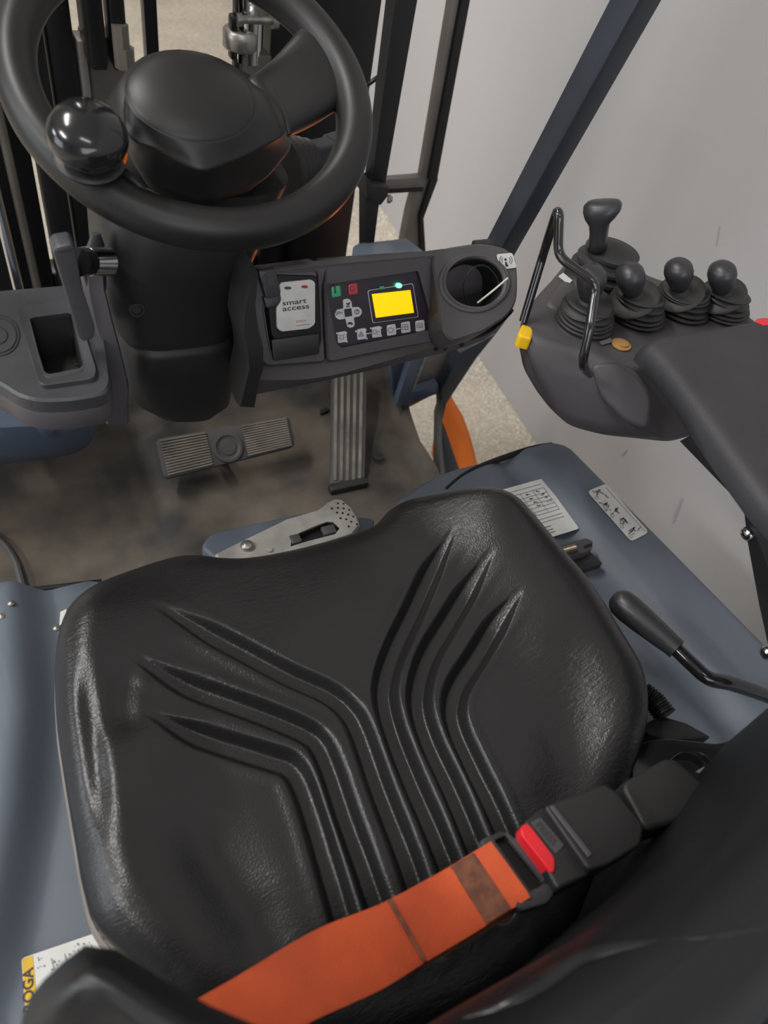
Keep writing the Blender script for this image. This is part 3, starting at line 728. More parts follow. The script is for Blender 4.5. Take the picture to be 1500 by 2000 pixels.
# ================================================================== BACKREST
def yf(x):
    s = abs((x-.235)/.30); return .012 + (.112*max(0, min(1, (s-.42)/.45))**1.9 if x < .235 else .012*min(1, s*4)+.098*max(0, (s-.25)/.75)**1.3)
N = 60; secs = []
zs = [.44, .445, .46, .49, .55, .62, .68, .72, .745, .758, .762]
for q, zz_ in enumerate(zs):
    t = (zz_-.60)/.16; wgt = 1.0
    edge = min(1, (zz_-.438)/.03) ; top = min(1, max(0, (.764-zz_)/.06))
    kk = math.sqrt(max(0, 1-(1-edge)**2)) * math.sqrt(max(0, 1-(1-top)**2))
    W = .300 - .02*(1-kk) - .03*max(0, (zz_-.62)/.15)**2 - .05*max(0, (.56-zz_)/.12); pts = []
    for i in range(N):
        a = 2*math.pi*i/N; cx_ = math.cos(a); sy_ = math.sin(a)
        x = .235 + (W if cx_ > 0 else W+.012)*(abs(cx_)**.75)*(1 if cx_ > 0 else -1)
        yc = yf(x)-.035; hy = .040*kk*(abs(sy_)**.7)*(1 if sy_ > 0 else -1)
        lean = -(zz_-.5)*.02
        pts.append(Vector((x, yc+hy+lean, zz_)))
    secs.append(pts)
loft('backrest', secs, M['vinyl2'], seat, ang=180)

from mathutils.bvhtree import BVHTree
_bm = bmesh.new(); _bm.from_mesh(bpy.data.objects['backrest'].data); _bv = BVHTree.FromBMesh(_bm)
def cast(px, py):
    h = _bv.ray_cast(O, ray(px, py).normalized()); return h[0]
for pts_, r0_ in (([(905, 1990), (985, 1965), (1060, 1925), (1130, 1880), (1200, 1855), (1290, 1838)], [.001, .0035, .005, .0045, .0035, .001]), ([(1290, 1838), (1380, 1830), (1470, 1815), (1560, 1800)], [.001, .002, .002, .001])):
    hp_ = [cast(*q) for q in pts_]
    if all(h is not None for h in hp_): tube('fold', [h - ray(*q).normalized()*-.0015 for h, q in zip(hp_, pts_)], .004, M['fold'], seat, 10, 6, rs=r0_)
_bm.free()
# ================================================================== SEAT BELT
belt = thing('seat_belt', 'worn orange lap belt strap buckled across the seat', 'seat belt', (.15, .08, .55))
top = [(452, 1912), (620, 1815), (760, 1757), (860, 1702), (958, 1644)]
bot = [(600, 2000), (740, 1935), (830, 1880), (930, 1820), (1036, 1752)]
za = [.575, .568, .560, .560, .572]
top = [(330, 1985)] + top; bot = [(470, 2080)] + bot; za = [.585] + za
A = spline([U(*p, z=q) for p, q in zip(top, za)], 12); B = spline([U(*p, z=q) for p, q in zip(bot, za)], 12)
secs = []
for i in range(len(A)):
    n_ = Z3; a, b = A[i], B[i]; a2 = a*.9+b*.1; b2 = a*.1+b*.9
    bl = .0015*math.sin(i*.35)
    secs.append([a+n_*(bl), a2+n_*.0012, (a+b)/2+n_*(.0012+bl*.4), b2+n_*.0012, b+n_*.0, b-n_*.0014, (a+b)/2-n_*.0014, a-n_*.0014])
loft('webbing', secs, M['belt'], belt, ang=70)
def strap_patch(name, u0, u1, m, th=.0012):
    L = len(A)-1; S_ = []
    for q in np.linspace(u0, u1, 8):
        f_ = q*L; i = min(int(f_), L-1); t = f_-i; a = A[i].lerp(A[i+1], t); b = B[i].lerp(B[i+1], t)
        a, b = a*.985+b*.015, a*.015+b*.985
        k = th*(1 if u0 < q < u1 else .3)
        S_.append([a+Z3*(.001+k), a*.9+b*.1+Z3*(.0014+k), (a+b)/2+Z3*(.0016+k), a*.1+b*.9+Z3*(.0014+k), b+Z3*(.001+k), b-Z3*.0005, a-Z3*.0005])
    return loft(name, S_, m, belt, ang=60)
strap_patch('stitching', .835, .915, M['beltw'], .0008)['label'] = 'faded brown stitched patch'
strap_patch('fold', .592, .606, M['beltw'], .0022)['label'] = 'raised worn fold across the strap'
# underside tail of the strap
slab('strap_tail', [U(780, 1893, z=.553), U(1000, 1772, z=.553), U(1010, 1782, z=.553), U(800, 1906, z=.553)], (0, 0, -.002), M['beltw'], belt, 0)
# tongue
pT = (U(1010, 1700, z=.566), Vector((.05, -.05, 1)).normalized())
outer = rnd(UL([(948, 1642), (985, 1622), (1002, 1632), (1080, 1722), (1082, 1748), (1065, 1765), (1030, 1776), (1012, 1768), (1006, 1752), (1035, 1738), (1048, 1724)], pl=pT), .003)
ho = holeslab('tongue', rnd(UL([(938, 1640), (984, 1622), (1006, 1636), (1084, 1740), (1078, 1762), (1020, 1778), (1004, 1764)], pl=pT), .004), rnd(UL([(966, 1640), (988, 1630), (1066, 1722), (1040, 1745)], pl=pT), .002), pT[1], .008, .0078, M['dashl'], M['recess'], belt, floor_name='slot')
slab('tongue_bar', rnd(UL([(1004, 1764), (1012, 1748), (1052, 1732), (1078, 1722), (1084, 1745), (1070, 1764), (1020, 1779)], pl=(pT[0]+pT[1]*.004, pT[1])), .003), -pT[1]*.012, M['dashl'], belt, .003, 3)
slab('tongue_blade', UL([(995, 1640), (1030, 1630), (1085, 1705), (1062, 1722)], pl=(pT[0]+pT[1]*.001, pT[1])), -pT[1]*.004, M['dash'], belt, .0008)
# buckle
bu = thing('belt_buckle', 'black belt buckle with a red release button at the right of the seat', 'buckle', (.33, .08, .55))
def pbox(name, pxq, zt, th, m, parent, bevel=.004, seg_=3, r=.004, pl=None):
    P = UL(pxq, z=zt) if pl is None else UL(pxq, pl=pl)
    return slab(name, rnd(P, r), (0, 0, -th) , m, parent, bevel, seg_)
pbox('body', [(1022, 1604), (1062, 1572), (1165, 1688), (1152, 1708), (1090, 1738), (1080, 1722)], .578, .026, M['black'], bu)
pbox('cover', [(1062, 1573), (1120, 1552), (1180, 1530), (1205, 1545), (1258, 1612), (1252, 1650), (1190, 1688), (1150, 1700)], .586, .030, M['black'], bu, .005)
pbox('cover_ridge', [(1074, 1574), (1082, 1571), (1158, 1668), (1150, 1674)], .588, .004, M['dash'], bu, .0008, 1, .001)
pbox('release_button', [(1017, 1612), (1032, 1607), (1085, 1676), (1083, 1703), (1076, 1704), (1018, 1630)], .580, .014, M['redb'], bu, .002)['label'] = 'red release button'
pbox('label_plate', [(1036, 1606), (1056, 1596), (1102, 1650), (1086, 1668)], .5788, .001, M['dash'], bu, .0002, 1, .001)
text('pressed_lettering', 'PRESS', (1046, 1612), (1080, 1652), 1.0, M['dashl'], (Vector((0, 0, .5795)), Z3), 0, bu)
pbox('sleeve', [(1212, 1530), (1300, 1480), (1322, 1482), (1382, 1535), (1392, 1560), (1330, 1600), (1262, 1625), (1240, 1585)], .560, .035, M['black'], bu, .006, 3, .008)
# tether boot between sleeve and backrest
tp = [U(1255, 1595, z=.52), U(1320, 1590, z=.515), U(1390, 1555, z=.50), U(1430, 1530, z=.48)]
tube('tether', tp, .02, M['black'], bu, 14, rs=[.022, .024, .02, .016])

# seat side hardware right of the cushion
hw = thing('seat_side_bracket', 'dark glossy plastic side trim behind the buckle, right of the cushion', 'trim', (.5, .13, HZ))
P = UL([(1232, 1480), (1250, 1450), (1300, 1440), (1400, 1452), (1480, 1430), (1500, 1480), (1440, 1520), (1405, 1500), (1370, 1470), (1330, 1468), (1305, 1490), (1235, 1540)], z=.47)
slab('cover', rnd(P, .008), (0, 0, -.02), M['gloss'], hw, .006, 3)
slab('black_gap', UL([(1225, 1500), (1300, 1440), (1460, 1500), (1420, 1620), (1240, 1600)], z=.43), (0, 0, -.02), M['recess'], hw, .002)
slab('metal_tab', UL([(1360, 1505), (1395, 1485), (1412, 1500), (1392, 1520)], z=.455), (0, 0, -.003), M['post'], hw, .001)
pl_ = [(1255, 1352), (1272, 1364), (1286, 1380), (1300, 1398)]
C_ = spline([U(*p, z=.44) for p in pl_], 14)
tube('corrugated_conduit', C_, .012, M['black'], hw, 14, 1, rs=[.0105, .0135]*12)
slab('connector', rnd(UL([(1262, 1412), (1290, 1398), (1340, 1412), (1390, 1440), (1300, 1446), (1262, 1432)], z=.44), .004), (0, 0, -.03), M['black'], hw, .004)

# tilt lever
tl = thing('seat_tilt_lever', 'bent black lever with a tapered rubber grip on the right of the hood', 'lever', (.58, .2, HZ))
q = [U(1212, 1176, z=.465), U(1322, 1268, z=.465)]
ax_ = q[1]-q[0]; Lh = ax_.length
lathe('grip', q[0], ax_, [(-.012, .001), (-.0105, .008), (-.006, .0135), (0, .0165), (.012, .0175), (.03, .0165), (.06, .014), (Lh-.008, .0125), (Lh, .0125), (Lh+.001, .009)], M['knob'], tl, 28)
tube('rod', [q[1]-ax_*.05, U(1352, 1298, z=.465), U(1385, 1325, z=.462), U(1430, 1336, z=.455), U(1500, 1360, z=.43), U(1560, 1385, z=.38)], .0085, M['gloss'], tl, 14)

# ================================================================== OVERHEAD GUARD PILLAR
pil = thing('guard_pillar', 'dark slate overhead-guard pillar rising from the dashboard corner', 'pillar', U(985, 480, y=.8))
r0 = U(990, 484, y=.79); r1 = U(1251, 0, y=.72)
l0 = U(951, 477, x=r0.x-.006); l1 = U(1187, 0, x=r1.x-.006)
R0 = U(1018, 494, y=r0.y+.004); R1 = U(1296, 0, y=r1.y+.004)
d1 = (r1-r0)
back = Vector((.0, .075, 0))
def ex(p0, p1, t): return p0 + (p1-p0)*t
secs = []
for t in (-.35, 1.0, 2.6):
    r_, l_, q_ = ex(r0, r1, t), ex(l0, l1, t), ex(R0, R1, t)
    if t < 0: r_, l_, q_ = [p + Vector((0, .01, 0)) for p in (r_, l_, q_)]
    far = l_ + (q_-r_)
    secs.append(rnd([l_, r_, q_, far], .006, 3))
loft('post', secs, M['pillar'], pil, ang=30)

# ================================================================== DASHBOARD
dash = thing('dashboard', 'charcoal plastic dashboard with control display and cup holder', 'dashboard', (.42, .75, .55))
nD = Vector((0, -.92, .39)).normalized(); pD = (Vector((.45, .685, .63)), nD)
nU = nD
# back mass
P = rnd(UL([(507, 524), (650, 505), (840, 490), (880, 484), (990, 488), (1008, 560), (985, 625), (870, 672), (640, 718), (498, 744)], y=.715), .01)
cB = sum(P, Vector())/len(P)
loft('body', [[p+Y3*.075-Z3*.075 for p in [cB+(q-cB)*.94 for q in P]], [p+Y3*.03-Z3*.02 for p in P], [p for p in P], [cB+(q-cB)*.97-Y3*.008 for q in P]], M['dash'], dash, ang=60)
# chin (dark lower lip)
ch0 = UL([(496, 716), (640, 700), (852, 660), (900, 650), (955, 640), (985, 622)], y=.672)
ch1 = UL([(494, 742), (640, 735), (850, 678), (920, 664), (960, 648), (1000, 612)], y=.655)
ch2 = UL([(490, 772), (640, 742), (855, 692), (925, 672), (962, 652), (1004, 606)], y=.665)
ch3 = [p + Vector((0, .07, .0)) for p in ch2]
ch4 = [p + Vector((0, .07, .03)) for p in ch0]
loft('chin', list(zip(*[spline(c, 5) for c in (ch0, ch1, ch2, ch3, ch4)])), M['dash'], dash, ang=60)
for (px, py) in ((852, 682), (870, 680), (902, 673)):
    lathe('screw', U(px, py, y=.655), (0, -1, 0), [(-.004, .003), (.001, .003), (.001, 0)], M['recess'], dash, 10)
# display module with recessed membrane panel
outer = rnd(UL([(634, 512), (836, 497), (858, 520), (878, 640), (868, 664), (640, 708), (636, 640)], pl=pD), .006)
inner = rnd(UL([(637, 556), (818, 529), (846, 634), (842, 645), (668, 680), (658, 672)], pl=pD), .003)
dm = holeslab('display_module', outer, inner, nD, .03, .006, M['dash'], M['panel'], dash, taper=.985, floor_name='membrane_panel')
pP = (pD[0]-nD*.006, nD)
# screen surround and screen
def rq(px, k): 
    cx_ = sum(p[0] for p in px)/len(px); cy_ = sum(p[1] for p in px)/len(px)
    return [(cx_+(p[0]-cx_)*k, cy_+(p[1]-cy_)*k) for p in px]
so = [(717, 567), (806, 553), (817, 619), (727, 631)]
scr = pslab('screen_surround', so, pP, .0006, M['btn'], dm, 0, off=.0002, r=.003); scr['label'] = 'thin grey outline around the screen'
pslab('screen_field', rq(so, .97), pP, .0004, M['panel'], dm, 0, off=.0009, r=.003)
pslab('display_screen', [(725, 574), (800, 566), (807, 610), (733, 620)], pP, .001, M['screen'], dm, 0, off=.0012)['label'] = 'glowing amber backlit screen'
pdisc('indicator_lamp', (777, 557), 6, pP, .002, M['led'], dm, off=.0012, n=14, ry=5)['label'] = 'glowing green indicator lamp'
pslab('battery_icon', [(740, 559), (749, 558), (750, 564), (741, 565)], pP, .0006, M['green'], dm, 0, off=.001, r=.001)
def button(px, m, sym=None, r=.0022, lab=None):
    b_ = pslab('button', px, pP, .0012, m, dm, .0004, off=.0002, r=r)
    if lab: b_['label'] = lab
    return b_
def sq(cx, cy, w=9.5, h=10.5, k=.16): return [(cx-w+1, cy-h+k*w), (cx+w-1, cy-h-k*w), (cx+w+1, cy+h-k*w), (cx-w+1.8, cy+h+k*w)]
pI = (pP[0]+nD*.0017, nD)
b1 = button(sq(655, 569), M['green'], lab='green start button marked I'); text('symbol', 'I', (653.5, 573.5), (656.5, 573), 1.0, M['ink'], pI, 0, b1)
b2 = button(sq(688, 564), M['red'], lab='red stop button marked O'); text('symbol', 'O', (684, 569), (692.5, 567.5), 1.1, M['ink'], pI, 0, b2)
# cross pad
pad = [(669, 586), (675, 583), (682, 584), (686, 590), (687, 600), (699, 599), (705, 604), (706, 611), (702, 617), (690, 620), (692, 632), (690, 638), (683, 640), (677, 637), (674, 622), (662, 624), (655, 620), (653, 612), (657, 605), (670, 602)]
b3 = pslab('cross_pad', pad, pP, .0010, M['btn'], dm, 0, off=.0002, r=.001); b3['label'] = 'pale cross-shaped menu pad'
pslab('centre_square', [(672, 604), (686, 602), (688, 617), (674, 619)], pI, .0003, M['panel'], b3, 0)
text('symbol', 'SPH', (655.5, 616), (669, 614), 1.1, M['ink'], pI, 0, b3)
multi('symbol', [seg((676, 592), (680, 596), 1.6), seg((680, 596), (684, 590), 1.6), seg((676, 599), (683, 598), 2), [(678, 592), (682, 591), (680, 596)]], pI, M['ink'], b3)
multi('symbol', arcp((697, 609), 4.5, 0, 360, 1, 12) + [seg((697, 612), (697, 606), 1), seg((697, 606), (700, 607), 1)], pI, M['ink'], b3)
multi('symbol', [[(678, 633), (681, 629), (686, 629), (690, 632), (688, 633.5)], seg((680, 633), (679, 635), 1), seg((686, 633), (687, 635), 1)], pI, M['ink'], b3)
ctr = [(667, 658), (705, 652), (734, 648), (763, 644), (791, 639), (819, 636)]
for i, (cx_, cy_) in enumerate(ctr):
    b_ = button(sq(cx_, cy_), M['btn'], lab=('grey beacon button', 'grey hazard triangle button', 'grey lamp button', 'grey wiper button', 'grey rear wiper button', 'grey screen button')[i])
    if i == 0: pol = [seg((cx_-3, cy_-3), (cx_+3, cy_-4), 1), seg((cx_+3, cy_-4), (cx_+4, cy_+4), 1), seg((cx_+4, cy_+4), (cx_-3, cy_+5), 1), seg((cx_-3, cy_+5), (cx_-3, cy_-3), 1), seg((cx_-7, cy_-5), (cx_-4, cy_-3), 1), seg((cx_+7, cy_-6), (cx_+4, cy_-4), 1), seg((cx_-6, cy_+3), (cx_-3, cy_+2), 1), seg((cx_+7, cy_+1), (cx_+4, cy_+1), 1)]
    elif i == 1: pol = [seg((cx_-5, cy_+5), (cx_, cy_-5), 1.2), seg((cx_, cy_-5), (cx_+5, cy_+4), 1.2), seg((cx_+5, cy_+4), (cx_-5, cy_+5), 1.2), seg((cx_-2, cy_+3), (cx_, cy_-1), .9), seg((cx_, cy_-1), (cx_+2, cy_+3), .9)]
    elif i == 2: pol = arcp((cx_-2, cy_), 4, 0, 360, 1, 10) + [seg((cx_+3, cy_-1), (cx_+7, cy_), 1), seg((cx_+2, cy_+4), (cx_+6, cy_+5), 1)]
    elif i == 3: pol = arcp((cx_, cy_+2), 6, 200, 340, 1, 8) + [seg((cx_-6, cy_), (cx_-3, cy_+5), 1), seg((cx_+6, cy_-1), (cx_+3, cy_+5), 1), seg((cx_-3, cy_+5), (cx_+3, cy_+5), 1)]
    elif i == 4: pol = [seg((cx_-5, cy_-5), (cx_+5, cy_-6), 1), seg((cx_+5, cy_-6), (cx_+6, cy_+4), 1), seg((cx_+6, cy_+4), (cx_-5, cy_+5), 1), seg((cx_-5, cy_+5), (cx_-5, cy_-5), 1), seg((cx_, cy_-6), (cx_, cy_+5), 1), seg((cx_-5, cy_), (cx_+6, cy_-1), 1)]
    else: pol = [seg((cx_-5, cy_-4), (cx_+5, cy_-5), 1), seg((cx_+5, cy_-5), (cx_+6, cy_+3), 1), seg((cx_+6, cy_+3), (cx_-5, cy_+4), 1), seg((cx_-5, cy_+4), (cx_-5, cy_-4), 1), seg((cx_-2, cy_-1), (cx_+3, cy_-2), 1), seg((cx_-2, cy_+1.5), (cx_+3, cy_+1), 1)]
    multi('symbol', pol, pI, M['greyink'], b_)
dots = [(658, 651), (676, 650), (677, 667), (695, 647), (714, 644), (716, 661), (724, 641), (744, 640), (744, 656)]
multi('status_dots', [[(x+2*math.cos(t), y+2*math.sin(t)) for t in [j*math.pi/4 for j in range(8)]] for x, y in dots], (pP[0]+nD*.0004, nD), M['btn'], dm)
multi('link_lines', [seg((715, 652), (725, 650), 2), seg((773, 643), (782, 641), 2)], (pP[0]+nD*.0004, nD), M['btn'], dm)
# reader bay
outer = rnd(UL([(502, 528), (628, 512), (632, 640), (636, 708), (520, 716), (505, 700), (492, 620)], pl=pD), .006)
inner = rnd(UL([(516, 600), (535, 535), (620, 530), (626, 664), (620, 680), (530, 690)], pl=pD), .006)
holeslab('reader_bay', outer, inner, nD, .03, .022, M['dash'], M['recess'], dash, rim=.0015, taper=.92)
pslab('bay_shelf', [(528, 662), (622, 650), (622, 690), (532, 704)], (pD[0]+nD*.0005, nD), .004, M['black'], dash, .001, r=.003)
# cup holder
pcen = U(925, 550, y=.672); nC = Vector((-.13, -.62, .77)).normalized(); pC = (pcen, nC)
outer = rnd(UL([(842, 500), (868, 484), (935, 474), (985, 482), (1008, 500), (1012, 545), (1010, 590), (992, 618), (945, 648), (880, 668), (862, 640), (852, 560)], pl=pC), .012)
hole = UL([(866+59.5+60*math.cos(t)*.99+4, 551+48*math.sin(t)+t*0) for t in [2*math.pi*i/40 for i in range(40)]], pl=pC)
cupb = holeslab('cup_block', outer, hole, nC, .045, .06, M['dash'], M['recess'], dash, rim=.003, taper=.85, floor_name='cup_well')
tube('ring', UL([(924+64*math.cos(t), 553+54*math.sin(t)) for t in [2*math.pi*i/24 for i in range(25)]], pl=(pC[0]-nC*.001, nC)), .004, M['dash'], dash, 8, 3)['label'] = 'raised ring around the cup well'
# radio tag sticker
pR = (pC[0]+nC*.0008, nC)
Q3 = [(969, 497), (1000, 494), (1009, 523), (977, 527)]
rs_ = pslab('radio_sticker', Q3, (pC[0]+nC*.001, nC), .0008, M['white'], None, 0, r=.003)
tag(rs_, 'small white sticker with an antenna symbol at the dashboard corner', 'sticker')
pR2 = (pC[0]+nC*.0022, nC)
multi('antenna_symbol', [[(987+2.5*math.cos(t), 507+2.5*math.sin(t)) for t in [j*.7854 for j in range(8)]], [(986, 512), (989, 511.5), (993, 520), (987, 521)]]
      + arcp((988, 508), 8, -40, 40, 1, 6) + arcp((988, 508), 12, -40, 40, 1, 6) + arcp((988, 508), 8, 140, 220, 1, 6) + arcp((988, 508), 12, 140, 220, 1, 6), pR2, M['ink'], rs_)
# broken black trim on top of the corner
box('clip', U(950, 480, y=.74), (.03, .02, .01), M['black'], dash, .003)
box('clip', U(935, 481, y=.74), (.016, .016, .012), M['black'], dash, .003)
# cable tie hanging out of the cup holder
ct = thing('cable_tie', 'pale cable tie sticking out of the cup holder', 'cable tie', U(940, 588, pl=pC))
tube('tail', [U(933, 591, pl=(pC[0]-nC*.006, nC)), U(960, 570, pl=(pC[0]+nC*.012, nC)), U(992, 543, pl=(pC[0]+nC*.02, nC))], .0013, M['tie'], ct, 6, 3)
tube('loop', [U(912, 590, pl=(pC[0]-nC*.03, nC)), U(905, 555, pl=(pC[0]-nC*.015, nC)), U(925, 523, pl=(pC[0]-nC*.006, nC)), U(950, 520, pl=(pC[0]-nC*.004, nC)), U(972, 545, pl=(pC[0]-nC*.01, nC)), U(975, 575, pl=(pC[0]-nC*.02, nC))], .0011, M['black'], ct, 6, 5)

# access card reader
rd = thing('card_reader', 'black access reader with a white card on the dashboard', 'card reader', (.28, .67, .6))
pK = (pD[0]+nD*.002, nD)
slab('base', rnd(UL([(520, 560), (540, 536), (620, 540), (628, 648), (622, 660), (540, 666), (530, 655)], pl=(pD[0]+nD*.001, nD)), .004), -nD*.02, M['recess'], rd, .002)
pc_ = [(546, 551), (606, 545), (614, 551), (614, 632), (602, 641), (548, 647), (539, 640), (538, 600), (548, 585), (543, 562)]
cd = pslab('card', pc_, pK, .003, M['white'], rd, .0008, r=.0035); cd['label'] = 'scuffed white card'
pc2 = (pK[0]+nD*.0032, nD)
text('lettering', 'smart', (552, 597), (599, 591), .62, M['ink'], pc2, .0001, cd, bold=.012)
text('lettering', 'access', (552, 608), (604, 602), .62, M['ink'], pc2, .0001, cd, bold=.012)
text('lettering', 'TOYOTA', (578, 631), (598, 628), 1.2, M['redink'], pc2, .0001, cd)
multi('fine_print', [seg((578, 636), (606, 633), 1)], pc2, M['greyink'], cd, off=.0002)
pdisc('mark', (562, 562.5), 7, pc2, .0004, M['dgreen'], cd, off=.0001, ry=3)['label'] = 'green oval mark'
pdisc('mark', (595, 560), 6.5, pc2, .0004, M['redink'], cd, off=.0001, ry=3)['label'] = 'dark red oval mark'
hk = (pD[0]+nD*.010, nD)
slab('clamp', rnd(UL([(504, 528), (538, 525), (550, 572), (544, 580), (520, 583)], pl=hk), .003), -nD*.014, M['dashl'], rd, .002)
slab('clamp_nose', rnd(UL([(514, 580), (545, 573), (551, 586), (544, 598), (521, 604)], pl=(pD[0]+nD*.007, nD)), .003), -nD*.012, M['dashl'], rd, .003)
lathe('emblem', U(526, 548, pl=hk), nD, [(0, .0085), (.0008, .0085), (.0008, .0070), (.0003, .0068), (.0003, .004), (.0009, .0038), (.0009, 0)], M['dashl'], rd, 20)

# left dash
ld = thing('left_console', 'worn grey plastic console with a square tray left of the column', 'console', (.03, .7, .55))
ZL = .64
outer = UL([(-200, 590), (-60, 572), (0, 566), (120, 556), (182, 552), (196, 600), (212, 700), (216, 748), (205, 768), (140, 780), (75, 782), (35, 772), (0, 748), (-60, 720), (-200, 740)], z=ZL)
outer = rnd(outer, .012, 3)
ih = rnd(UL([(58, 622), (138, 611), (163, 716), (157, 724), (96, 736), (88, 730)], z=ZL), .006)
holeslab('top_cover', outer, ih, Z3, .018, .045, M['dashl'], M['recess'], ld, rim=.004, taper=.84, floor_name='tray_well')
rim_o = rnd(UL([(32, 605), (42, 596), (134, 583), (148, 590), (189, 722), (184, 738), (84, 752), (74, 744)], z=ZL+.005), .006)
holeslab('tray_rim', rim_o, rnd(UL([(56, 619), (139, 608), (165, 718), (158, 727), (94, 739), (86, 732)], z=ZL+.005), .006), Z3, .006, .005, M['dashl'], M['recess'], ld, rim=0, taper=.97, floor_name='tray_edge')
# remove the closed floor of the rim so the well shows
for o_ in list(bpy.data.objects):
    if o_.name.startswith('tray_edge'): bpy.data.objects.remove(o_)
s0 = [p - Z3*.016 for p in outer]; cL = sum(s0, Vector())/len(s0)
s0 = [cL+(p-cL)*1.0 for p in s0]
loft('side_skirt', [s0, [p - Z3*.012 + Vector((0, -.003, 0)) for p in s0], [cL+(p-cL)*.98 - Z3*.024 for p in s0]], M['dash'], ld, cap=False, ang=60)
for r_ in (40, 34, 16):
    tube('disc_ring', UL([(-2+r_*math.cos(t), 656+r_*.98*math.sin(t)) for t in [2*math.pi*i/24 for i in range(25)]], z=ZL), .0009, M['recess'], ld, 6, 3)
lathe('tray_hole', U(149, 713, z=ZL-.035), Z3, [(0, .002), (.001, .002), (.001, 0)], M['recess'], ld, 10)
# arms either side of column
ar = thing('column_bracket', 'long curved black plastic trim arm left of the steering column', 'trim', (.11, .7, .5))
sp = [((168, 536), (203, 530), .70), ((172, 575), (206, 565), .695), ((186, 640), (222, 630), .685), ((205, 700), (238, 690), .68), ((213, 735), (248, 730), .675), ((213, 770), (254, 760), .68), ((208, 795), (253, 795), .69), ((206, 830), (254, 828), .70)]
secs = []
for a, b, yy in sp:
    p, q_ = U(*a, y=yy), U(*b, y=yy); secs.append([p+Y3*.05, p+Y3*.006, p*.9+q_*.1, p*.1+q_*.9, q_+Y3*.006, q_+Y3*.05])
loft('arm', secs, M['dash'], ar, ang=35)
P = rnd(UL([(166, 532), (176, 525), (200, 525), (204, 565), (170, 566), (163, 540)], y=.70), .004)
slab('joint_cap', P, (0, .04, 0), M['dashl'], ar, .003)
sec = []
for (l, r_, py) in ((178, 196, 456), (170, 204, 478), (165, 207, 505), (165, 208, 530), (172, 208, 565)):
    a, b = U(l, py, y=.74), U(r_, py, y=.74); m2 = (a+b)/2; hw_ = (b-a).length/2
    sec.append([m2 + X3*hw_*math.cos(t) + Y3*hw_*.7*math.sin(t) for t in [2*math.pi*i/20 for i in range(20)]])
loft('cone_cover', sec, M['dashl'], ar)['label'] = 'grey rounded pivot cover'
ar2 = thing('column_bracket', 'curved black plastic trim arm between the column and card reader', 'trim', (.25, .7, .5))
sp = [((490, 550), (506, 536), .655), ((478, 600), (500, 590), .652), ((472, 650), (508, 645), .648), ((480, 685), (518, 690), .642), ((484, 720), (517, 722), .640), ((478, 745), (508, 750), .642), ((466, 794), (500, 796), .655)]
secs = []
for a, b, yy in sp:
    p, q_ = U(*a, y=yy), U(*b, y=yy); secs.append([p+Y3*.05, p+Y3*.006, p*.9+q_*.1, p*.1+q_*.9, q_+Y3*.006, q_+Y3*.05])
loft('arm', secs, M['black'], ar2, ang=35)
# hand lever
hl = thing('parking_lever', 'flat worn black hand lever on a chrome pin left of the column', 'lever', U(160, 512, y=.66))
yy = .655
P = rnd(UL([(103, 492), (110, 480), (140, 475), (147, 482), (160, 560), (186, 640), (184, 662), (162, 668), (155, 660), (130, 580), (112, 520)], y=yy), .004)
slab('handle', P, (0, .02, 0), M['dashl'], hl, .004, 3)
slab('worn_end', rnd(UL([(108, 484), (142, 476), (146, 490), (110, 496)], y=yy-.0015), .003), (0, .006, 0), M['dashl'], hl, .002)
a = U(152, 512, y=yy+.02); b = U(174, 511, y=.69); c2 = U(212, 511, y=.70)
lathe('collar', a, b-a, [(0, .013), ((b-a).length, .013)], M['gloss'], hl, 20)
lathe('pin', b, c2-b, [(0, .010), (0, .0135), ((c2-b).length, .0135)], M['chrome'], hl, 24)['label'] = 'chrome pin'

# ================================================================== STEERING COLUMN
sc = thing('steering_column', 'black plastic steering column housing under the wheel', 'steering column', (.2, .78, .4))
def sup(L_, R_, dep, e=.35, n=48, bulge=0):
    m_ = (L_+R_)/2 + Y3*dep/2; h = (R_-L_)/2; out = []
    for i in range(n):
        t = 2*math.pi*i/n; c_, s_ = math.cos(t), math.sin(t)
        out.append(m_ + h*(abs(c_)**e*(1 if c_ > 0 else -1)) + Y3*(dep/2)*(abs(s_)**e*(1 if s_ > 0 else -1)) - Y3*bulge*max(0, -s_)**2)
    return out
rows = [((208, 385), (585, 370), .745), ((203, 430), (562, 415), .735), ((206, 480), (538, 470), .73), ((211, 560), (504, 545), .728), ((228, 640), (484, 625), .735), ((240, 682), (474, 655), .74)]
loft('upper_housing', [sup(U(*a, y=yy), U(*b, y=yy), .14, .5, bulge=.012) for a, b, yy in rows], M['column'], sc, ang=60)
rows = [((252, 672), (472, 650), .745), ((250, 690), (474, 664), .735), ((252, 705), (474, 685), .732), ((256, 740), (472, 722), .737), ((262, 775), (468, 765), .745), ((268, 806), (462, 798), .755), ((300, 818), (430, 815), .765)]
loft('lower_housing', [sup(U(*a, y=yy), U(*b, y=yy), .12, .5, bulge=.008) for a, b, yy in rows], M['black'], sc, ang=60)
P = UL([(268, 690), (300, 690), (298, 712), (272, 716)], y=.72)
for (px, py) in ((268, 606), (466, 590)):
    lathe('screw_recess', U(px, py, y=.722), (0, -1, .2), [(-.004, .008), (.0005, .008), (.0005, .006), (-.002, .005), (-.002, 0)], M['black'], sc, 16)
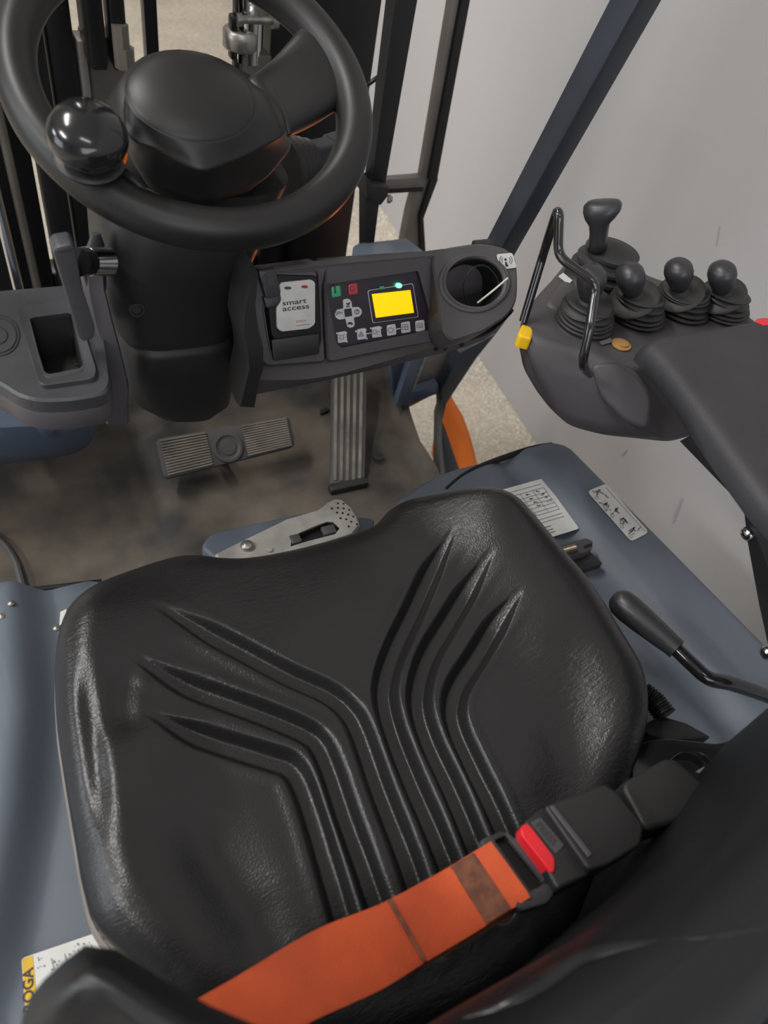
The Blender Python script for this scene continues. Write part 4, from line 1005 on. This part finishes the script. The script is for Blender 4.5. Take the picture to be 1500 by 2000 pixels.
# upper shroud below the hub, with bellows and stalk
W0 = Vector((.216, .777, .851)); tw = .462; nW = Vector((0, -math.sin(tw), math.cos(tw))); pW = (W0, nW)
sec = []
for h, rw, rd_ in ((-.115, .082, .07), (-.09, .088, .075), (-.05, .085, .07), (-.02, .07, .06)):
    sec.append([W0 + nW*h + X3*rw*math.cos(t) + nW.cross(X3)*rd_*math.sin(t) for t in [2*math.pi*i/32 for i in range(32)]])
loft('top_shroud', sec, M['column'], sc, ang=70)
st0 = U(560, 325, y=.84); st1 = U(612, 305, y=.86); st2 = U(668, 295, y=.875)
axs = (st2-st0)
prof = [(0, .040)] + [(.004+i*.006, .036-.002*i+(.004 if i % 2 else 0)) for i in range(8)]
lathe('bellows', st0-axs.normalized()*.012, axs, [(h, r_) for h, r_ in prof], M['rubber'], sc, 28)
stl = thing('indicator_stalk', 'black indicator stalk with a lamp symbol behind the right of the wheel', 'stalk', st1)
us, vs, ws = frame(axs)
def rect(c_, a, b, n=4): return rnd([c_+us*a+vs*b, c_-us*a+vs*b, c_-us*a-vs*b, c_+us*a-vs*b], .006, n)
loft('arm', [rect(st1-axs*.1, .012, .017), rect(st2-axs*.25, .012, .019)], M['dashl'], stl)
loft('tip', [rect(st2-axs*.25, .014, .021), rect(st2, .014, .022), rect(st2+axs*.04, .010, .018)], M['dashl'], stl)
tv = (O-st2).normalized(); pS = (st2 + tv*.022, tv)
text('lamp_symbol', 'ID', (655, 303), (667, 302), 1.1, M['btn'], pS, 0, stl)

# ================================================================== STEERING WHEEL
sw = thing('steering_wheel', 'black rubber steering wheel with a domed hub at the top left', 'steering wheel', W0)
u_ = X3; v_ = nW.cross(X3)   # v_ points up the wheel (away from operator)
RM, rm = .1600, .0200
V = []; F = []; NA_, NB = 120, 20
def rim_pt(a, b):
    d = u_*math.cos(a)+v_*math.sin(a); grip = 1+.0*math.sin(a)
    return W0 + d*(RM + rm*.95*math.cos(b)) + nW*(rm*1.05*math.sin(b))
for i in range(NA_):
    for j in range(NB): V.append(rim_pt(2*math.pi*i/NA_, 2*math.pi*j/NB))
for i in range(NA_):
    for j in range(NB): F.append((i*NB+j, ((i+1) % NA_)*NB+j, ((i+1) % NA_)*NB+(j+1) % NB, i*NB+(j+1) % NB))
raw('rim', V, F, M['wheel'], sw, ang=180)
PW = lambda px, py, h=0: U(px, py, pl=(W0+nW*h, nW))
HA = [2*math.pi*i/96 for i in range(96)]
def hstar(pts, h, rr_=.01):
    P = rnd([PW(a, b, h) for a, b in pts], rr_, 4); c = PW(400, 225, h)
    return star(P, c, u_, v_, HA), c
top_o = [(240, 212), (248, 165), (272, 128), (310, 105), (355, 97), (405, 104), (452, 132), (495, 165), (530, 188), (554, 225), (560, 262), (480, 302), (396, 336), (345, 312), (300, 287), (262, 280), (242, 250)]
low_o = [(243, 250), (260, 190), (300, 140), (400, 110), (480, 140), (535, 180), (566, 235), (570, 290), (520, 350), (405, 392), (330, 372), (275, 345), (250, 300)]
LO, lc0 = hstar(low_o, -.004); LL = [lc0+(p-lc0)*.86 - nW*.03 for p in LO]
TO, tc0 = hstar(top_o, .030); 
secs = [LL, LO, [p*.9+q*.1 for p, q in zip(LO, TO)], [p*.06+q*.94 for p, q in zip(LO, TO)], TO, [tc0+(p-tc0)*.97+nW*.0012 for p in TO]]
hp = PW(376, 188, .044)
EL = [hp + u_*math.cos(a)*.058 + v_*math.sin(a)*.048 for a in HA]
secs += [[p*(1-t)+q*t for p, q in zip(secs[-1], EL)] for t in (.3, .65, .92, 1)]
loft('hub', secs, M['wheel'], sw, ang=180)
loft('horn_pad', [[hp + (p-hp)*k + nW*h for p in EL] for k, h in ((1.0, -.0015), (.985, -.0004), (.97, .0008), (.93, .0025), (.80, .0065), (.60, .0100), (.38, .0120), (.16, .0130), (.02, .0132))], M['wheel'], sw, ang=180)
# spokes
def spoke(pa, pb, pc, pd, ha, hb, th=.024):
    """pa,pb inner edge pixels; pc,pd outer edge pixels (on wheel plane)"""
    secs = []
    for t in np.linspace(0, 1, 9):
        l = PW(*pa).lerp(PW(*pd), t); r = PW(*pb).lerp(PW(*pc), t)
        h = ha*(1-t)+hb*t - .012*math.sin(t*math.pi); c_ = (l+r)/2; d = (r-l)/2
        ww = 1 - .06*math.sin(t*math.pi)
        s = []
        for k in range(20):
            a = 2*math.pi*k/20; cc_, ss = math.cos(a), math.sin(a)
            s.append(c_ + d*ww*(abs(cc_)**.6*(1 if cc_ > 0 else -1)) + nW*(h + th/2*(abs(ss)**.8*(1 if ss > 0 else -1))))
        secs.append(s)
    return loft('spoke', secs, M['wheel'], sw, ang=180)
spoke((468, 190), (548, 290), (712, 178), (610, 15), .016, .002, .026)
spoke((210, 330), (290, 400), (212, 398), (125, 335), .01, .0, .024)
# seam across spoke
tube('seam', [PW(532, 170, .036), PW(556, 215, .038), PW(566, 262, .034)], .0015, M['recess'], sw, 6)
# spinner knob
kc = PW(172, 272, .045)
lathe('knob_stem', PW(196, 362, .005), (kc-PW(196, 362, .005)), [(0, .014), (.01, .013), (.03, .012), (.05, .012)], M['black'], sw, 20)
kn = Vector((-.05, -.40, .9)).normalized()
lathe('spinner_knob', kc, kn, [(-.018, .014), (-.014, .023), (-.005, .030), (.003, .0325), (.011, .031), (.018, .026), (.023, .016), (.0255, .006), (.026, 0)], M['gloss'], sw, 40, ang=180)['label'] = 'glossy black spinner knob'
lathe('knob_collar', kc-kn*.024, kn, [(-.004, .016), (0, .027), (.006, .030), (.008, .027)], M['wheel'], sw, 32)
pslab('orange_mark', [(241, 318), (247, 300), (250, 304), (245, 322)], (kc-kn*.008, kn), .002, M['orange'], sw, 0)

# ================================================================== LEVER CONSOLE
lc = thing('lever_console', 'charcoal lever console at the front of the right armrest', 'console', (.72, .56, .55))
ZC = .65
tpx = [(1018, 622), (1050, 575), (1092, 530), (1110, 505), (1150, 492), (1215, 500), (1260, 540), (1420, 590), (1490, 640), (1540, 680), (1420, 690), (1300, 690), (1262, 720), (1240, 730), (1150, 700), (1040, 668), (1016, 650)]
topo = [p for p in rnd(UL(tpx, z=ZC), .015, 3)]
bpx = [(1010, 655), (1030, 640), (1100, 560), (1150, 540), (1200, 540), (1250, 580), (1400, 640), (1500, 700), (1560, 740), (1480, 800), (1400, 830), (1330, 858), (1275, 852), (1180, 842), (1105, 822), (1055, 775), (1022, 720)]
boto = rnd(UL(bpx, z=.57), .015, 3)
def rs2(poly, c, n=96, z=None):
    A_ = [2*math.pi*i/n for i in range(n)]; return star([Vector((p.x, p.y, c.z)) for p in poly], c, X3, Y3, A_)
ct_ = Vector((.72, .60, ZC)); cb_ = Vector((.72, .53, .57))
T = rs2(topo, ct_); Bm = rs2(boto, cb_)
def mixs(t, k=1, dz=0): 
    out = [T[i].lerp(Bm[i], t) for i in range(96)]; c_ = ct_.lerp(cb_, t); return [c_+(p-c_)*k+Z3*dz for p in out]
loft('body', [mixs(0, .93, .004), mixs(0, .97, .003), mixs(0, 1.0, -.003), mixs(.3, 1.04, 0), mixs(.6, 1.03, 0), mixs(.85, 1.02, 0), mixs(1, 1, 0), mixs(1, .9, -.014), mixs(1, .6, -.02)], M['dash'], lc, ang=50)
# raised ledge facing the operator
nL = Vector((-.62, -.62, .48)).normalized(); pL = (U(1225, 770, z=.615) + nL*.026, nL)
slab('side_ledge', rnd(UL([(1150, 712), (1200, 706), (1240, 722), (1276, 775), (1268, 842), (1225, 828), (1175, 780)], pl=pL), .012, 5), -nL*.05, M['dash'], lc, .010, 4)
yb = UL([(1012, 650), (1020, 632), (1044, 640), (1038, 662), (1016, 656)], z=.654)  # coloured light on the console tip, painted as a yellow patch
slab('yellow_light_patch', rnd(yb, .003), (0, 0, -.016), M['yellow'], lc, .006, 3)['label'] = 'bright yellow patch painted as coloured light on the corner'
for (px, py, s_) in ((1213, 674, 1),):
    lathe('amber_button', U(px, py, z=.655), Z3, [(0, .012), (.0015, .012), (.002, .008), (.004, .008), (.0045, 0)], M['amber'], lc, 24)['label'] = 'small amber round button'
pLc = (Vector((0, 0, .6565)), Z3)
pslab('print_label', [(1090, 540), (1100, 533), (1118, 548), (1110, 556)], (U(1104, 544, z=.66), Vector((-.5, -.5, .7)).normalized()), .001, M['btn'], lc, 0)['label'] = 'small pale symbol plate'
pslab('print_label', [(1170, 668), (1192, 660), (1198, 668), (1176, 674)], pLc, .0005, M['greyink'], lc, 0)
pslab('print_label', [(1420, 640), (1450, 643), (1462, 650), (1430, 650)], pLc, .0005, M['greyink'], lc, 0)
# joystick turret
tt = UL([(1060, 590), (1100, 535), (1165, 520), (1225, 535), (1250, 575), (1190, 600), (1100, 610)], z=.658)
sl = slab('turret', rnd(tt, .02, 4), (0, 0, -.04), M['dash'], lc, .012, 3)

def boot(name_c, base, ax, r0_, r1_, h, nrib, parent, crush=.0):
    """stack of rubber discs joined by narrow necks, each disc tipped a little"""
    secs = []; n = 36; ph = random.random()*6; bx_ = Vector(base)
    for i in range(nrib):
        t = i/(nrib-1); r = r0_*(1-t)+r1_*t; tip = crush*.0035*t; pa = ph+i*1.3
        for rr_, dz in ((r*.80, 0), (r*.97, .0012), (r, .0028), (r*.97, .0044), (r*.80, .0056)):
            zz_ = h*i/nrib + dz; c_ = bx_ + ax*zz_
            secs.append([c_ + Vector((math.cos(a)*rr_, math.sin(a)*rr_, tip*math.cos(a-pa))) for a in [2*math.pi*k/n for k in range(n)]])
    return loft(name_c, secs, M['rubber'], parent, ang=180)
def lever(base_px, top_px, zb, yk, lab, rb=.036, kn_r=.016, crush=1):
    b = U(*base_px, z=zb)
    k = U(*top_px, y=b.y+yk)
    o = thing('control_lever', lab, 'lever', b, 'black hydraulic levers on the console')
    ax = (k-b); L_ = ax.length
    boot('boot', b - Z3*.002, ax.normalized()*.5+Z3*.5, rb*1.08, rb*.86, L_*.62, 6, o, crush)
    t = b + ax*.50
    lathe('boot_collar', t, ax, [(-.004, rb*.5), (0, rb*.80), (.003, rb*.86), (.006, rb*.80), (.008, .014), (L_*.24, .010)], M['rubber'], o, 28)
    kn_ = kn_r
    lathe('knob', t+ax*.20, ax, [(0, .009), (.003, kn_*.66), (.010, kn_*.80), (.020, kn_*.96), (.029, kn_*1.04), (.036, kn_*.98), (.041, kn_*.74), (.0435, kn_*.35), (.044, 0)], M['knob'], o, 28, ang=180, sx=1.15)
    return o
lever((1140, 636), (1153, 560), .652, .0, 'hydraulic lever behind the bent grab rail, nearest the yellow light patch')
lever((1243, 622), (1232, 548), .652, .0, 'second hydraulic lever, just right of the bent grab rail')
lever((1330, 608), (1326, 540), .652, .0, 'third hydraulic lever, left neighbour of the rightmost one')
lever((1408, 612), (1410, 545), .652, .0, 'rightmost hydraulic lever in the console row')
# joystick
jb = U(1172, 548, z=.655)
js = thing('joystick', 'tall T-shaped black joystick with ribbed boot behind the lever row', 'joystick', jb)
jt = U(1178, 415, y=jb.y+.01)
axj = (jt-jb)
lathe('boot', jb, Vector((0, 0, 1)), [(-.004, .05), (.005, .048), (.008, .040), (.012, .040), (.014, .046), (.018, .046), (.020, .036), (.024, .034), (.026, .042), (.030, .042), (.032, .031), (.038, .029), (.040, .036), (.044, .036), (.046, .026), (.050, .012)], M['rubber'], js, 36, ang=70)
vw = (O-jt).normalized(); pJ = (jt, Vector((vw.x, vw.y, 0)).normalized())
Jn = pJ[1]
rowsJ = [((1148, 1186), 486, .014), ((1150, 1186), 470, .014), ((1152, 1188), 452, .015), ((1150, 1192), 436, .016), ((1142, 1204), 424, .018), ((1139, 1213), 412, .018), ((1140, 1215), 402, .016), ((1147, 1211), 395, .011), ((1160, 1200), 392, .004)]
secs = []
for (l, r_), py, dp in rowsJ:
    a, b = U(l, py, pl=pJ), U(r_, py-(2 if py < 440 else 0), pl=pJ); m2 = (a+b)/2; h_ = (b-a)/2
    secs.append([m2 + h_*(abs(math.cos(t))**.8*(1 if math.cos(t) > 0 else -1)) + Jn*dp*(abs(math.sin(t))**.8*(1 if math.sin(t) > 0 else -1)) for t in [2*math.pi*i/28 for i in range(28)]])
loft('grip', secs, M['knob'], js, ang=180)
# grab rail
gr = thing('grab_rail', 'bent glossy black guard rail standing on the lever console', 'rail', U(1145, 715, z=.63))
g = [U(1022, 628, z=.655), U(1060, 500, y=.62), U(1088, 412, y=.585), U(1092, 418, y=.578), U(1090, 490, y=.565), U(1100, 508, y=.555), U(1158, 548, y=.52), U(1163, 566, y=.515), U(1152, 640, y=.49), U(1139, 700, y=.478), U(1140, 718, y=.478), U(1152, 730, y=.49)]
def polyround(P, r=.008, n=4):
    out = [P[0]]
    for i in range(1, len(P)-1):
        p = P[i]; a = P[i-1]-p; b = P[i+1]-p; k1 = min(r, a.length*.45); k2 = min(r, b.length*.45)
        pa = p+a.normalized()*k1; pb = p+b.normalized()*k2
        for j in range(n+1):
            t = j/n; out.append(pa*(1-t)**2+p*2*t*(1-t)+pb*t*t)
    out.append(P[-1]); return out
tube('bar', polyround(g), .0052, mat('gloss_rail', (.012, .012, .013), .16, coat=.6), gr, 14, 1)

# ================================================================== ARMREST
am = thing('armrest', 'wide charcoal vinyl armrest pad to the right of the seat', 'armrest', (.68, .2, .55))
# pad cross sections going back along y
secs = []
xo = .84
path = [(.600, .452), (.596, .42), (.590, .36), (.583, .28), (.576, .20), (.568, .10), (.56, -.05)]
ptop = UL([(1262, 668), (1292, 700), (1340, 765), (1400, 850), (1452, 925), (1500, 985)], z=.712)
plow = UL([(1275, 760), (1290, 810), (1330, 858), (1390, 930), (1448, 992), (1500, 1050)], z=.635)
xi = lambda y: np.interp(y, [p.y for p in reversed(ptop)], [p.x for p in reversed(ptop)])
xl = lambda y: np.interp(y, [p.y for p in reversed(plow)], [p.x for p in reversed(plow)])
ye = [.470, .468, .460, .445, .42, .36, .30, .24, .18, .10, .0, -.15]
for i, y in enumerate(ye):
    k = [.75, .88, .96, 1, 1, 1, 1, 1, 1, 1, 1, 1][i]; a = xi(y); b = xl(y)
    zt, zb_ = .712, .650
    zm = (zt+zb_)/2; hh = (zt-zb_)/2*k
    pts = [(a+.030, zm+hh), (a+.018, zm+hh-.001), (a+.008, zm+hh-.005), (a+.003, zm+hh-.013), (min(a, b)+.004, zm), (b+.003, zm-hh*.7), (b+.012, zm-hh), (xo, zm-hh), (xo+.01, zm), (xo, zm+hh)]
    secs.append([Vector((px_, y, pz_)) for px_, pz_ in pts])
loft('pad', secs, M['armpad'], am, ang=60)
x2 = .665
P = [U(1325, 862, x=x2), U(1450, 992, x=x2), U(1458, 1060, x=x2), U(1480, 1180, x=x2), U(1500, 1270, x=x2), U(1640, 1500, x=x2), U(1700, 1200, x=x2), U(1400, 820, x=x2)]
slab('support_plate', P, (.03, 0, 0), M['black'], am, .003)
lathe('screw', U(1462, 1042, x=x2), (-1, 0, 0), [(0, .008), (.003, .008), (.006, .005), (.0065, 0)], M['chrome'], am, 16)['label'] = 'bright domed screw'
lathe('screw', U(1499, 1275, x=x2), (-1, 0, 0), [(0, .008), (.003, .008), (.006, .005), (.0065, 0)], M['chrome'], am, 16)['label'] = 'bright domed screw'
es = lathe('stop_switch', U(1494, 648, z=.70), Z3, [(-.02, .012), (0, .012), (.002, .016), (.008, .016), (.011, .012), (.011, 0)], M['redb'], None, 24)
tag(es, 'small red stop button at the far right of the lever console', 'button')
